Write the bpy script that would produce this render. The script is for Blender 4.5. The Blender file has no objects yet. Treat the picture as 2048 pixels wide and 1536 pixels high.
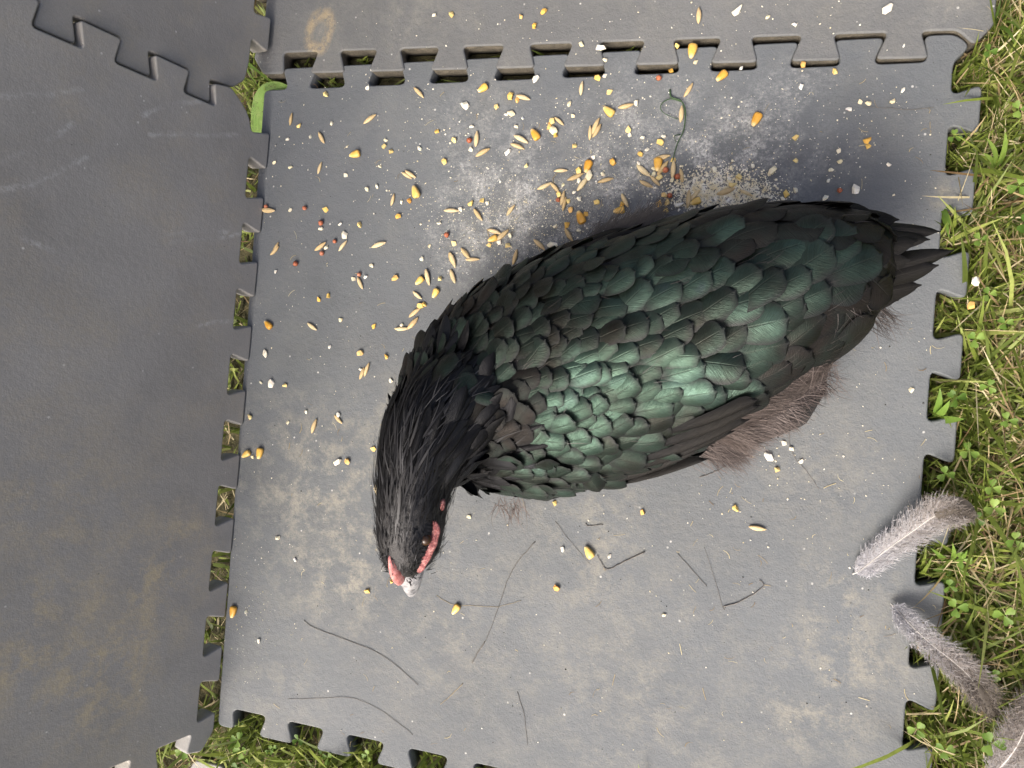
import bpy, bmesh, math, random
import numpy as np
from mathutils import Vector, Matrix
from mathutils.bvhtree import BVHTree
rng = np.random.default_rng(7); random.seed(7)
S = bpy.context.scene
COL = S.collection
rad = math.radians
P = 0.05                                  # tooth pitch of the interlocking mats, metres

# ------------------------------------------------------------------ camera
F = 1500.0                                # focal length in pixels of the 2048 px wide photograph
CAM = np.array([0.26194462, -0.21735560, 0.50839034])
RW = np.array([[0.95816568, 0.07496243, -0.27622304],
               [0.07154756, -0.99718485, -0.02243471],
               [-0.27712720, 0.00173308, -0.96083168]])   # rows: camera right, down, forward in the world
cam = bpy.data.cameras.new('camera'); camo = bpy.data.objects.new('camera', cam); COL.objects.link(camo)
cam.sensor_width = 36; cam.lens = 36 * F / 2048; cam.clip_start = 0.01; cam.clip_end = 500
camo.matrix_world = Matrix(((RW[0][0], -RW[1][0], -RW[2][0], CAM[0]), (RW[0][1], -RW[1][1], -RW[2][1], CAM[1]),
                            (RW[0][2], -RW[1][2], -RW[2][2], CAM[2]), (0, 0, 0, 1)))
S.camera = camo
# ------------------------------------------------------------------ sky, sun, exposure
SUN_AZ = rad(198)                         # compass angle of the sun, clockwise from +Y
SUN_EL = rad(46)
world = bpy.data.worlds.new('World'); S.world = world; world.use_nodes = True
wn = world.node_tree.nodes; wl = world.node_tree.links
sky = wn.new('ShaderNodeTexSky'); sky.sky_type = 'NISHITA'; sky.sun_disc = False
sky.sun_elevation = SUN_EL; sky.sun_rotation = SUN_AZ; sky.air_density = 0.40; sky.dust_density = 6.5; sky.ozone_density = 0.3
wl.new(sky.outputs[0], wn['Background'].inputs[0]); wn['Background'].inputs[1].default_value = 0.15
sun = bpy.data.lights.new('sun', 'SUN'); suno = bpy.data.objects.new('sun', sun); COL.objects.link(suno)
sun.energy = 1.15; sun.angle = rad(24); sun.color = (1.0, 0.985, 0.95)
sd = Vector((math.sin(SUN_AZ) * math.cos(SUN_EL), math.cos(SUN_AZ) * math.cos(SUN_EL), math.sin(SUN_EL)))
suno.rotation_euler = sd.to_track_quat('Z', 'Y').to_euler(); suno.location = sd * 3
S.view_settings.view_transform = 'Standard'; S.view_settings.look = 'None'; S.view_settings.gamma = 1
S.view_settings.use_curve_mapping = False
S.view_settings.exposure = 1.22

# ------------------------------------------------------------------ helpers
def ray(x, y): return RW.T @ np.array([(x - 1024) / F, (y - 768) / F, 1.0])
def W(x, y, z=0.0):
    d = ray(x, y); return CAM + d * ((z - CAM[2]) / d[2])
def depth(p): return float((np.asarray(p) - CAM) @ RW[2])
def m_per_px(p): return depth(p) / F

def link(o, parent=None):
    COL.objects.link(o)
    if parent is not None: o.parent = parent
    return o
def mesh_from(name, verts, faces, smooth=True, uvs=None):
    me = bpy.data.meshes.new(name); me.from_pydata([tuple(map(float, v)) for v in verts], [], [tuple(map(int, f)) for f in faces])
    if smooth: me.polygons.foreach_set('use_smooth', [True] * len(me.polygons))
    if uvs is not None:
        uvs = np.asarray(uvs, dtype=np.float32)
        li = np.empty(len(me.loops), dtype=np.int32); me.loops.foreach_get('vertex_index', li)
        uv = me.uv_layers.new(name='UVMap'); uv.data.foreach_set('uv', uvs[li].ravel())
    me.update(); return me
def obj(name, me, mat=None, parent=None, **props):
    o = bpy.data.objects.new(name, me)
    if mat is not None and (len(me.materials) == 0): me.materials.append(mat)
    for k, v in props.items(): o[k] = v
    return link(o, parent)
def empty(name, loc, **props):
    o = bpy.data.objects.new(name, None); o.location = loc; o.empty_display_size = 0.02
    for k, v in props.items(): o[k] = v
    return link(o)
def set_local(o, wm):
    p = o.parent
    o.matrix_local = wm if p is None else Matrix.Translation(-p.location) @ wm

class NT:
    """small node-graph writer"""
    def __init__(s, name):
        s.m = bpy.data.materials.new(name); s.m.use_nodes = True; s.t = s.m.node_tree; s.b = s.t.nodes['Principled BSDF']
    def new(s, typ, **kw):
        n = s.t.nodes.new(typ)
        for k, v in kw.items(): setattr(n, k, v)
        return n
    def put(s, sock, v):
        if isinstance(v, bpy.types.NodeSocket): s.t.links.new(v, sock)
        elif v is not None: sock.default_value = v
    def math(s, op, a, b=None, c=None, clamp=False):
        n = s.new('ShaderNodeMath', operation=op, use_clamp=clamp)
        for i, v in enumerate((a, b, c)):
            if v is not None: s.put(n.inputs[i], v)
        return n.outputs[0]
    def vmath(s, op, a, b=None):
        n = s.new('ShaderNodeVectorMath', operation=op); s.put(n.inputs[0], a)
        if b is not None: s.put(n.inputs[1], b)
        return n.outputs['Value'] if op in ('DISTANCE', 'LENGTH', 'DOT_PRODUCT') else n.outputs[0]
    def coord(s, which='Object'): return s.new('ShaderNodeTexCoord').outputs[which]
    def scale(s, vec, sc):
        n = s.new('ShaderNodeMapping'); s.put(n.inputs['Vector'], vec); n.inputs['Scale'].default_value = sc; return n.outputs[0]
    def noise(s, vec, scale, detail=3, rough=0.55, dist=0.0):
        n = s.new('ShaderNodeTexNoise'); s.put(n.inputs['Vector'], vec); n.inputs['Scale'].default_value = scale
        n.inputs['Detail'].default_value = detail; n.inputs['Roughness'].default_value = rough; n.inputs['Distortion'].default_value = dist
        return n.outputs[0]
    def voro(s, vec, scale, feature='F1'):
        n = s.new('ShaderNodeTexVoronoi', feature=feature); s.put(n.inputs['Vector'], vec); n.inputs['Scale'].default_value = scale; return n.outputs['Distance']
    def ramp(s, v, a, b, lo=0.0, hi=1.0):
        n = s.new('ShaderNodeMapRange'); s.put(n.inputs[0], v)
        for i, x in enumerate((a, b, lo, hi)): n.inputs[i + 1].default_value = x
        return n.outputs[0]
    def cramp(s, v, stops):
        n = s.new('ShaderNodeValToRGB'); s.put(n.inputs[0], v); e = n.color_ramp.elements
        while len(e) < len(stops): e.new(0.5)
        for i, (pos, c) in enumerate(stops): e[i].position = pos; e[i].color = (*c, 1)
        return n.outputs[0]
    def mix(s, f, a, b):
        n = s.new('ShaderNodeMix', data_type='RGBA'); s.put(n.inputs[0], f)
        s.put(n.inputs[6], (*a, 1) if isinstance(a, tuple) else a); s.put(n.inputs[7], (*b, 1) if isinstance(b, tuple) else b); return n.outputs[2]
    def bump(s, h, strength, dist):
        n = s.new('ShaderNodeBump'); s.put(n.inputs['Height'], h); n.inputs['Strength'].default_value = strength; n.inputs['Distance'].default_value = dist
        s.t.links.new(n.outputs[0], s.b.inputs['Normal']); return n.outputs[0]
    def set(s, **kw):
        for k, v in kw.items():
            sock = s.b.inputs[k.replace('_', ' ')]
            if isinstance(v, tuple) and len(v) == 3 and sock.type == 'RGBA': v = (*v, 1)
            s.put(sock, v)
        return s
    def rnd(s): return s.new('ShaderNodeObjectInfo').outputs['Random']
    def sep(s, v):
        n = s.new('ShaderNodeSeparateXYZ'); s.put(n.inputs[0], v); return n.outputs

# ------------------------------------------------------------------ materials
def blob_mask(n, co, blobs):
    """soft-edged patches of stain and of painted shade: [(centre, radius, amount)]"""
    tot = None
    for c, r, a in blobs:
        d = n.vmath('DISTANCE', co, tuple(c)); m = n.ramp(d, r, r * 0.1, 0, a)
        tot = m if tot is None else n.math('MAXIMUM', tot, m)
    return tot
def seg_mask(n, co, segs, width):
    """worn scratches: distance to line segments"""
    tot = None
    for a, b in segs:
        a = np.asarray(a); b = np.asarray(b); ab = b - a; L2 = float(ab @ ab)
        pa = n.vmath('SUBTRACT', co, tuple(a))
        t = n.math('DIVIDE', n.vmath('DOT_PRODUCT', pa, tuple(ab)), L2, clamp=True)
        sc = n.new('ShaderNodeVectorMath', operation='SCALE'); sc.inputs[0].default_value = tuple(ab); n.put(sc.inputs['Scale'], t)
        d = n.vmath('DISTANCE', pa, sc.outputs[0]); m = n.ramp(d, width, width * 0.2, 0, 1)
        tot = m if tot is None else n.math('MAXIMUM', tot, m)
    return tot

def mat_foam(name, base, rings=(), dust=(0.240, 0.230, 0.190), dustamt=0.35, white=(), beige=(), dark=(), scratches=(), scratch_w=0.0026, relief=.27):
    n = NT(name); co = n.coord('Object')
    nz = n.new('ShaderNodeTexNoise'); n.put(nz.inputs['Vector'], co); nz.inputs['Scale'].default_value = 22; nz.inputs['Detail'].default_value = 3
    off = n.new('ShaderNodeVectorMath', operation='MULTIPLY_ADD'); n.put(off.inputs[0], nz.outputs['Color']); off.inputs[1].default_value = (.06, .06, .06); off.inputs[2].default_value = (-.03, -.03, -.03)
    wco = n.vmath('ADD', co, off.outputs[0])
    big = n.noise(co, 7, 3, 0.6); mid = n.noise(co, 38, 4, 0.65); fine = n.noise(co, 900, 2, 0.7); grain = n.noise(co, 380, 1, 0.6)
    c = n.mix(n.ramp(big, .3, .7), tuple(x * .86 for x in base), tuple(x * 1.14 for x in base))
    c = n.mix(n.ramp(mid, .35, .7, 0, .30), c, tuple(x * 1.35 for x in base))
    dm = n.math('MULTIPLY', n.ramp(n.noise(co, 17, 5, .74), .47, .64), n.ramp(grain, .3, .7, .35, 1))
    c = n.mix(n.math('MULTIPLY', dm, dustamt), c, dust)
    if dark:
        c = n.mix(n.math('MULTIPLY', blob_mask(n, wco, dark), .85), c, (0.078, 0.083, 0.098))  # bluish cast shade painted into the foam colour
    if beige:
        bm = n.math('MULTIPLY', blob_mask(n, wco, beige), n.ramp(n.noise(co, 52, 5, .75), .46, .63))
        bm = n.math('MULTIPLY', bm, n.ramp(grain, .25, .6, .6, 1.25), clamp=True)
        c = n.mix(bm, c, dust)
    for rc, rr, rwd in rings:                                  # dried ring left by a wet dish or dropping
        d = n.vmath('LENGTH', n.vmath('MULTIPLY', n.vmath('SUBTRACT', n.vmath('ADD', co, n.vmath('MULTIPLY', off.outputs[0], (.22, .22, .0))), tuple(rc)), (1.25, .95, 0)))
        rm = n.ramp(n.math('ABSOLUTE', n.math('SUBTRACT', d, rr)), rwd, rwd * .2); rm = n.math('MULTIPLY', rm, n.ramp(n.noise(co, 240, 4, .75), .34, .55))
        c = n.mix(n.math('MULTIPLY', rm, .85), c, (.34, .275, .165))
    if white:
        w1 = n.ramp(n.noise(co, 48, 5, .8), .43, .66)
        w2 = n.ramp(n.noise(co, 420, 3, .75), .40, .58, .12, 1)
        wm = n.math('MULTIPLY', n.math('MULTIPLY', blob_mask(n, wco, white), w1), w2, clamp=True)
        c = n.mix(wm, c, (0.50, 0.50, 0.47))
    if scratches:
        sm = n.math('MULTIPLY', seg_mask(n, n.vmath('ADD', co, n.vmath('MULTIPLY', off.outputs[0], (.15, .15, .15))), scratches, scratch_w), n.math('MULTIPLY', n.ramp(n.noise(co, 260, 3, .7), .38, .60), n.ramp(n.noise(co, 45, 2, .6), .35, .6)))
        c = n.mix(n.math('MULTIPLY', sm, .8), c, (0.44, 0.44, 0.42))
    # pale specks of meal ground into the foam
    sp = n.math('MULTIPLY', n.ramp(n.voro(co, 105), .095, .055), n.ramp(n.noise(co, 61, 2, .6), .52, .60))
    c = n.mix(n.math('MULTIPLY', sp, .8), c, (0.58, 0.57, 0.52))
    pit = n.math('MULTIPLY', n.ramp(n.voro(co, 120), .07, .03), n.ramp(n.noise(co, 23, 2, .6), .52, .6))
    c = n.mix(n.math('MULTIPLY', pit, .7), c, (0.03, 0.03, 0.03))
    c = n.mix(n.ramp(fine, .35, .65, 0, .22), c, tuple(x * .55 for x in base))
    n.set(Base_Color=c, Roughness=n.ramp(mid, .3, .7, .62, .78)); n.b.inputs['Specular IOR Level'].default_value = .35
    h = n.math('ADD', fine, n.math('MULTIPLY', n.noise(co, 230, 2, .6), 1.3))
    n.bump(h, relief, .0014)
    return n.m

def mat_simple(name, stops, rough=.5, by='rnd', bumpscale=None, bumpstr=.3, spec=.4, sss=0.0, grad=None):
    n = NT(name); co = n.coord('Object')
    v = n.rnd() if by == 'rnd' else n.noise(co, by, 3)
    c = n.cramp(v, stops)
    c = n.mix(n.ramp(n.noise(co, 420, 4, .65), .35, .7, 0, .45), c, tuple(x * .62 for x in stops[0][1]))
    if grad is not None:
        x = n.sep(n.coord('Object'))[0]; c = n.mix(n.ramp(x, grad[0], grad[1]), c, grad[2])
    n.set(Base_Color=c, Roughness=rough); n.b.inputs['Specular IOR Level'].default_value = spec
    if sss: n.b.inputs['Subsurface Weight'].default_value = sss; n.b.inputs['Subsurface Radius'].default_value = (.002, .0012, .0006)
    if bumpscale: n.bump(n.noise(co, bumpscale, 4, .6), bumpstr, .0006)
    return n.m

def mat_leafy(name, stops, rough=.5, transl=.35, vary=0.35):
    """grass and leaf material: tint from the per-blade attribute, light passes through"""
    n = NT(name)
    at = n.new('ShaderNodeAttribute', attribute_name='tint'); c = n.cramp(at.outputs['Fac'], stops)
    co = n.coord('Object'); c = n.mix(n.ramp(n.noise(co, 260, 3, .6), .35, .7, 0, vary), c, tuple(x * .5 for x in stops[0][1]))
    n.set(Base_Color=c, Roughness=rough); n.b.inputs['Specular IOR Level'].default_value = .35
    tr = n.new('ShaderNodeBsdfTranslucent'); n.put(tr.inputs[0], c)
    mx = n.new('ShaderNodeMixShader'); mx.inputs[0].default_value = transl
    out = n.t.nodes['Material Output']; n.t.links.new(n.b.outputs[0], mx.inputs[1]); n.t.links.new(tr.outputs[0], mx.inputs[2]); n.t.links.new(mx.outputs[0], out.inputs[0])
    return n.m

def mat_feather(name, stops, sheen_metal=.75, rough=.42, rim=(.006, .006, .006), spec=.3):
    """contour feather: barbs run obliquely from the shaft, thin paler shaft, dull dark rim"""
    n = NT(name); uv = n.coord('UV'); u, v, _ = n.sep(uv)
    au = n.math('ABSOLUTE', n.math('SUBTRACT', u, .5)); au = n.math('MULTIPLY', au, 2.0)
    r = n.rnd(); q = n.math('SUBTRACT', v, n.math('MULTIPLY', au, .30))
    cb = n.new('ShaderNodeCombineXYZ'); n.put(cb.inputs[0], n.math('MULTIPLY', au, 1.2)); n.put(cb.inputs[1], n.math('MULTIPLY', q, 40)); n.put(cb.inputs[2], n.math('MULTIPLY', r, 50))
    barb = n.noise(cb.outputs[0], 1.6, 3, .65)
    cb2 = n.new('ShaderNodeCombineXYZ'); n.put(cb2.inputs[0], n.math('MULTIPLY', u, 2)); n.put(cb2.inputs[1], n.math('MULTIPLY', v, 2)); n.put(cb2.inputs[2], n.math('MULTIPLY', r, 90))
    patch = n.noise(cb2.outputs[0], 1.3, 2, .6)
    area = n.ramp(n.noise(n.new('ShaderNodeNewGeometry').outputs['Position'], 34, 2, .6), .32, .68)
    c = n.cramp(n.math('ADD', n.math('ADD', n.math('MULTIPLY', r, .20), n.math('MULTIPLY', patch, .34)), n.math('MULTIPLY', area, .46)), stops)
    c = n.mix(n.ramp(barb, .35, .7, 0, .55), c, tuple(x * .35 for x in stops[1][1]))
    edge = n.math('MAXIMUM', n.ramp(au, .62, .97), n.ramp(v, .80, .985))
    edge = n.math('MAXIMUM', edge, n.ramp(v, .42, .15))
    c = n.mix(n.math('MULTIPLY', edge, .85), c, rim)
    shaft = n.math('MULTIPLY', n.ramp(au, .05, .015), n.ramp(v, .97, .7)); c = n.mix(n.math('MULTIPLY', shaft, .16), c, (.07, .065, .055))
    n.set(Base_Color=c, Metallic=n.math('MULTIPLY', n.ramp(edge, 0, 1, 1, .25), sheen_metal), Roughness=n.ramp(barb, .3, .7, rough - .06, rough + .14))
    n.b.inputs['Specular IOR Level'].default_value = spec
    n.bump(n.math('ADD', barb, n.math('MULTIPLY', shaft, .5)), .5, .0006)
    return n.m

def mat_strand(name, stops, rough=.45, transl=0.0, spec=.5):
    n = NT(name); at = n.new('ShaderNodeAttribute', attribute_name='tint'); c = n.cramp(at.outputs['Fac'], stops)
    n.set(Base_Color=c, Roughness=rough); n.b.inputs['Specular IOR Level'].default_value = spec
    if transl:
        tr = n.new('ShaderNodeBsdfTranslucent'); n.put(tr.inputs[0], c); mx = n.new('ShaderNodeMixShader'); mx.inputs[0].default_value = transl
        n.t.links.new(n.b.outputs[0], mx.inputs[1]); n.t.links.new(tr.outputs[0], mx.inputs[2]); n.t.links.new(mx.outputs[0], n.t.nodes['Material Output'].inputs[0])
    return n.m

def px_blobs(lst, z=0.0, k=1.0):
    out = []
    for x, y, r, a in lst:
        p = W(x, y, z); out.append((p, r * m_per_px(p), a))
    return out
M = {}
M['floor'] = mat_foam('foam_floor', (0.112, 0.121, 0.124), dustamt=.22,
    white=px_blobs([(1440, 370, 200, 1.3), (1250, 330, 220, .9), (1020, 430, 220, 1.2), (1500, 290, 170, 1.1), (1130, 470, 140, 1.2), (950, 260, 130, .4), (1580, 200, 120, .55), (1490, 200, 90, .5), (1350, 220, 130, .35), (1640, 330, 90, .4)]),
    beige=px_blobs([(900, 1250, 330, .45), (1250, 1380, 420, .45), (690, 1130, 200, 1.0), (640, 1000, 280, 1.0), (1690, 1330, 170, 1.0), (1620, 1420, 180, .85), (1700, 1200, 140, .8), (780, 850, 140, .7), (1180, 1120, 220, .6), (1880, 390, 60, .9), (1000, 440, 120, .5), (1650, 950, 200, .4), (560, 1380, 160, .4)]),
    dark=px_blobs([(1560, 280, 420, .18), (1150, 260, 300, .20), (620, 330, 300, .30), (800, 600, 260, .15)]))  # dark: painted shade over the mat's upper part
M['upper'] = mat_foam('foam_upper', (0.122, 0.125, 0.122), dustamt=.30, rings=[(W(642, 66, 0), .0115, .0065)],
    beige=px_blobs([(655, 55, 52, .9), (630, 85, 38, .8), (1900, 20, 60, .5), (820, 30, 160, .35)]))

# ------------------------------------------------------------------ interlocking mats
n = NT('foam_dirty_edge'); co = n.coord('Object'); n.set(Base_Color=n.cramp(n.noise(co, 130, 4, .7), [(.3, (.055, .048, .036)), (.55, (.095, .083, .060)), (.75, (.15, .13, .095))]), Roughness=.85); n.bump(n.noise(co, 420, 3, .6), .6, .0015); M['edge'] = n.m
TH = 0.30 * P
def teeth(p0, p1, out, centres, depth_=.33, head=.305, neck=.18):
    """points along a toothed side from p0 to p1 (pitch units); centres measured from p0"""
    p0 = np.array(p0, float); p1 = np.array(p1, float); L = np.linalg.norm(p1 - p0); d = (p1 - p0) / L; o = np.array(out, float)
    pts = []
    for c in sorted(centres):
        for s, h in ((c - neck, 0), (c - head, depth_), (c + head, depth_), (c + neck, 0)):
            pts.append(p0 + d * s + o * h)
    return pts
def fillet(poly, r=.10, n=4):
    poly = [np.array(q, float) for q in poly]; out = []; N = len(poly)
    for i in range(N):
        a, b, c = poly[i - 1], poly[i], poly[(i + 1) % N]
        u = a - b; w = c - b; lu, lw = np.linalg.norm(u), np.linalg.norm(w); u /= lu; w /= lw
        k = min(r, lu * .45, lw * .45); s, e = b + u * k, b + w * k
        for j in range(n + 1):
            t = j / n; out.append((1 - t) ** 2 * s + 2 * t * (1 - t) * b + t * t * e)
    return np.array(out)
def slab(name, poly2, to_world, thick, mat, bev=.0012, edge=None, **props):
    """solid mat: softly rounded top edge, side wall, underside"""
    n = len(poly2)
    a = np.roll(poly2, 1, 0) - poly2; b = np.roll(poly2, -1, 0) - poly2
    tang = np.roll(poly2, -1, 0) - np.roll(poly2, 1, 0); nor = np.c_[tang[:, 1], -tang[:, 0]]; nor /= np.linalg.norm(nor, axis=1)[:, None] + 1e-9
    area = .5 * np.sum(poly2[:, 0] * np.roll(poly2[:, 1], -1) - np.roll(poly2[:, 0], -1) * poly2[:, 1])
    if area < 0: nor = -nor
    rings = [(-bev, 0), (-bev * .3, -bev * .3), (0, -bev), (0.0, -thick * .55), (-.0006, -thick)]
    vs = []
    for off, z in rings:
        q = poly2 + nor * off; vs += [to_world(x, y, z) for x, y in q]
    bm = bmesh.new(); V = [bm.verts.new(tuple(v)) for v in vs]
    for k in range(len(rings) - 1):
        for i in range(n):
            j = (i + 1) % n; bm.faces.new((V[k * n + i], V[k * n + j], V[(k + 1) * n + j], V[(k + 1) * n + i]))
    bm.faces.new(V[:n]); bm.faces.new(V[-n:])
    bmesh.ops.recalc_face_normals(bm, faces=bm.faces)
    for f in bm.faces: f.smooth = len(f.verts) == 4
    bmesh.ops.triangulate(bm, faces=[f for f in bm.faces if len(f.verts) > 4])
    me = bpy.data.meshes.new(name); bm.to_mesh(me); bm.free()
    me.materials.append(mat)
    if edge is not None:
        me.materials.append(edge); me.polygons.foreach_set('material_index', [1 if (n * 2 <= i < n * (len(rings) - 1)) else 0 for i in range(len(me.polygons))])
    return obj(name, me, None, None, **props)

# centre mat (X right, Y up here; photograph's top side is +Y)
c_top = teeth((-2.11, 0), (7.58, 0), (0, 1), [.61 + k for k in range(9)])
c_right = teeth((7.58, 0), (7.58, -9.72), (1, 0), [.60 + k for k in range(9)])
c_bot = teeth((7.58, -9.72), (-2.11, -9.72), (0, -1), [7.58 + 1.04 - k for k in range(9)])
poly_c = [(-2.11, 0)] + c_top + [(7.30, 0), (7.23, .33), (7.58, .33), (7.76, .17), (7.58, 0)][0:5] + c_right[0:] + [(7.58, -9.42), (7.88, -9.42), (7.88, -10.0), (7.60, -10.02)] + c_bot + [(-1.83, -9.72), (-1.78, -10.03), (-2.08, -10.03)]
poly_c = fillet(poly_c) * P
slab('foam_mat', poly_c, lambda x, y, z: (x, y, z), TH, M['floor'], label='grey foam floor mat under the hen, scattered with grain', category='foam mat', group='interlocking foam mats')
# upper mat: slightly twisted out of its joint
A_UP = rad(-1.25); PIV = np.array([7.6, 0.02])
u_bot = []
for k in range(-1, 8):
    u_bot += [(k - .185, .36), (k - .30, .03), (k + .30, .03), (k + .185, .36)]
u_poly = [(-2.34, .30), (-2.14, .03), (-1.76, .03), (-1.80, .36)] + u_bot + [(7.58, .36), (7.78, .17), (7.98, .42), (7.97, .90), (7.62, .84), (7.60, 1.35)]
for k in range(5): u_poly += [(7.6, 1.40 + k), (7.93, 1.33 + k), (7.93, 1.87 + k), (7.6, 1.80 + k)]
u_poly += [(7.6, 6.5), (-2.2, 6.5)]
for k in range(4, -1, -1): u_poly += [(-2.2, 1.75 + k), (-2.53, 1.82 + k), (-2.53, 1.28 + k), (-2.2, 1.35 + k)]
u_poly += [(-2.2, .62)]
u_poly = fillet(u_poly, .07)
ca, sa = math.cos(A_UP), math.sin(A_UP)
u_poly = np.array([[PIV[0] + (q[0] - PIV[0]) * ca - (q[1] - PIV[1]) * sa, PIV[1] + (q[0] - PIV[0]) * sa + (q[1] - PIV[1]) * ca] for q in u_poly]) * P
slab('foam_mat', u_poly, lambda x, y, z: (x, y, z + .0015), TH, M['upper'], edge=M['edge'], label='dusty grey foam mat along the top with a pale ring stain', category='foam mat', group='interlocking foam mats')

# left panels stand on edge like a pen wall, leaning outwards
LEAN = rad(76); d0 = np.array([.01904, 1, 0]); d0 /= np.linalg.norm(d0)
outv = np.array([-d0[1], d0[0], 0]); uvec = outv * math.cos(LEAN) + np.array([0, 0, math.sin(LEAN)]); nvec = np.cross(d0, uvec)   # faces the hen
if nvec[0] < 0: nvec = -nvec
B0 = np.array([-.0956, 0, .0008])
def wall_w(s, u, z=0.0): return B0 + d0 * s + uvec * u + nvec * z
def wall_px(x, y):
    d = ray(x, y); return CAM + d * float(((B0 - CAM) @ nvec) / (d @ nvec))
scr = []
for a in ([(0, 195), (80, 190), (165, 180)], [(285, 230), (330, 215), (430, 195)], [(0, 325), (70, 300), (150, 250)], [(0, 380), (80, 360), (175, 318)], [(330, 470), (400, 464), (458, 463)], [(340, 485), (400, 478), (480, 470)], [(40, 472), (75, 485), (115, 503)], [(395, 652), (430, 644), (478, 638)], [(300, 270), (480, 272)]):
    for i in range(len(a) - 1): scr.append((wall_px(*a[i]), wall_px(*a[i + 1])))
M['wall'] = mat_foam('foam_wall', dust=(.40, .345, .235), base=(0.258, 0.252, 0.232), dustamt=.30, relief=.12, scratches=scr,
    beige=[(wall_px(x, y), r * .0004, a) for x, y, r, a in ((90, 1260, 150, 1.0), (280, 1170, 170, .9), (200, 1340, 180, .9), (60, 1200, 120, .8), (250, 1290, 150, .8), (330, 1120, 120, .8), (100, 1010, 200, .5))])
w_base = []
for k in range(0, 10): w_base += [(-.98 - k * 1.008 + .19, .35), (-.98 - k * 1.008 + .285, .0), (-.98 - k * 1.008 - .285, 0), (-.98 - k * 1.008 - .19, .35)]
w_poly = [(-.40, .60), (-.50, .48), (-.62, .40)] + w_base[0:36] + [(-9.86, .35), (-9.80, .02), (-10.10, .02), (-10.36, .22), (-10.30, .50), (-10.02, .44)]
for k in range(9): w_poly += [(-10.02, 1.02 + k), (-10.35, .95 + k), (-10.35, 1.49 + k), (-10.02, 1.42 + k)]
w_poly += [(-10.02, 10.2), (-.64, 10.2)]
for k in range(8, -1, -1): w_poly += [(-.64, 1.95 + k), (-.31, 2.02 + k), (-.31, 1.48 + k), (-.64, 1.55 + k)]
w_poly += [(-.64, 1.02), (-.33, 1.08), (-.27, .78)]
w_poly = fillet(w_poly, .06) * P
slab('foam_mat', w_poly, lambda s, u, z: wall_w(s, u, z), TH, M['wall'], label='scratched dark grey foam mat standing upright as the left wall', category='foam mat', group='interlocking foam mats')
M['wall_b'] = mat_foam('foam_wall_upper', dust=(.36, .32, .23), base=(0.258, 0.249, 0.226), dustamt=.40, relief=.12)
t_poly = [(-.24, .70), (-.27, 1.10), (-.60, 1.06)]
for k in range(9): t_poly += [(-.60, 1.50 + k) if k else (-.60, 1.45), (-.27, 1.43 + k), (-.27, 2.07 + k), (-.60, 2.00 + k)]
t_poly += [(-.27, 10.3), (9.4, 10.3), (9.4, .45)]
for k in range(8, -1, -1): t_poly += [(1.0 + k, .45), (1.07 + k, .12), (.53 + k, .12), (.6 + k, .45)]
t_poly += [(.25, .45), (-.05, .50)]
t_poly = fillet(t_poly, .06) * P
slab('foam_mat', t_poly, lambda s, u, z: wall_w(s, u, z - .0035), TH, M['wall_b'], label='upright foam mat in the upper left corner, toothed into the left wall', category='foam mat', group='interlocking foam mats')
# a fifth mat: only a dark corner shows at the bottom edge
q0 = W(375, 1545, -.012)[:2]; q1 = W(388, 1520, -.012)[:2]; q2 = W(446, 1533, -.012)[:2]
f_poly = np.array([q1, q2, q2 + (q2 - q1) * .02 + np.array([.012, -.02]), q2 + np.array([.25, -.16]), q2 + np.array([.05, -.40]), q1 + np.array([-.22, -.32]), q0])
slab('foam_mat', fillet(f_poly, .004), lambda x, y, z: (x, y, z - .012), TH * .6, M['wall_b'], label='dark foam mat of which a corner pokes up from the grass at the bottom left', category='foam mat', group='interlocking foam mats')

# ------------------------------------------------------------------ ground and lawn
GZ = -TH - .002
n = NT('soil'); co = n.coord('Object')
c = n.cramp(n.noise(co, 90, 6, .75), [(.3, (.02, .018, .008)), (.5, (.06, .055, .022)), (.7, (.15, .125, .06))])
n.set(Base_Color=c, Roughness=.95); n.bump(n.noise(co, 120, 5, .7), .8, .004); M['soil'] = n.m
g = 24; xs = np.concatenate([[-60, -12, -3], np.linspace(-1, 1.6, g), [4, 12, 60]]); ys = np.concatenate([[-60, -12, -3], np.linspace(-1.4, 1.2, g), [4, 12, 60]])
vv = [(x, y, GZ + (rng.normal() * .0012 if abs(x) < 2 and abs(y) < 2 else -.001)) for y in ys for x in xs]; nx = len(xs)
ff = [(j * nx + i, j * nx + i + 1, (j + 1) * nx + i + 1, (j + 1) * nx + i) for j in range(len(ys) - 1) for i in range(nx - 1)]
obj('ground', mesh_from('ground', vv, ff), M['soil'], kind='structure')

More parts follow.
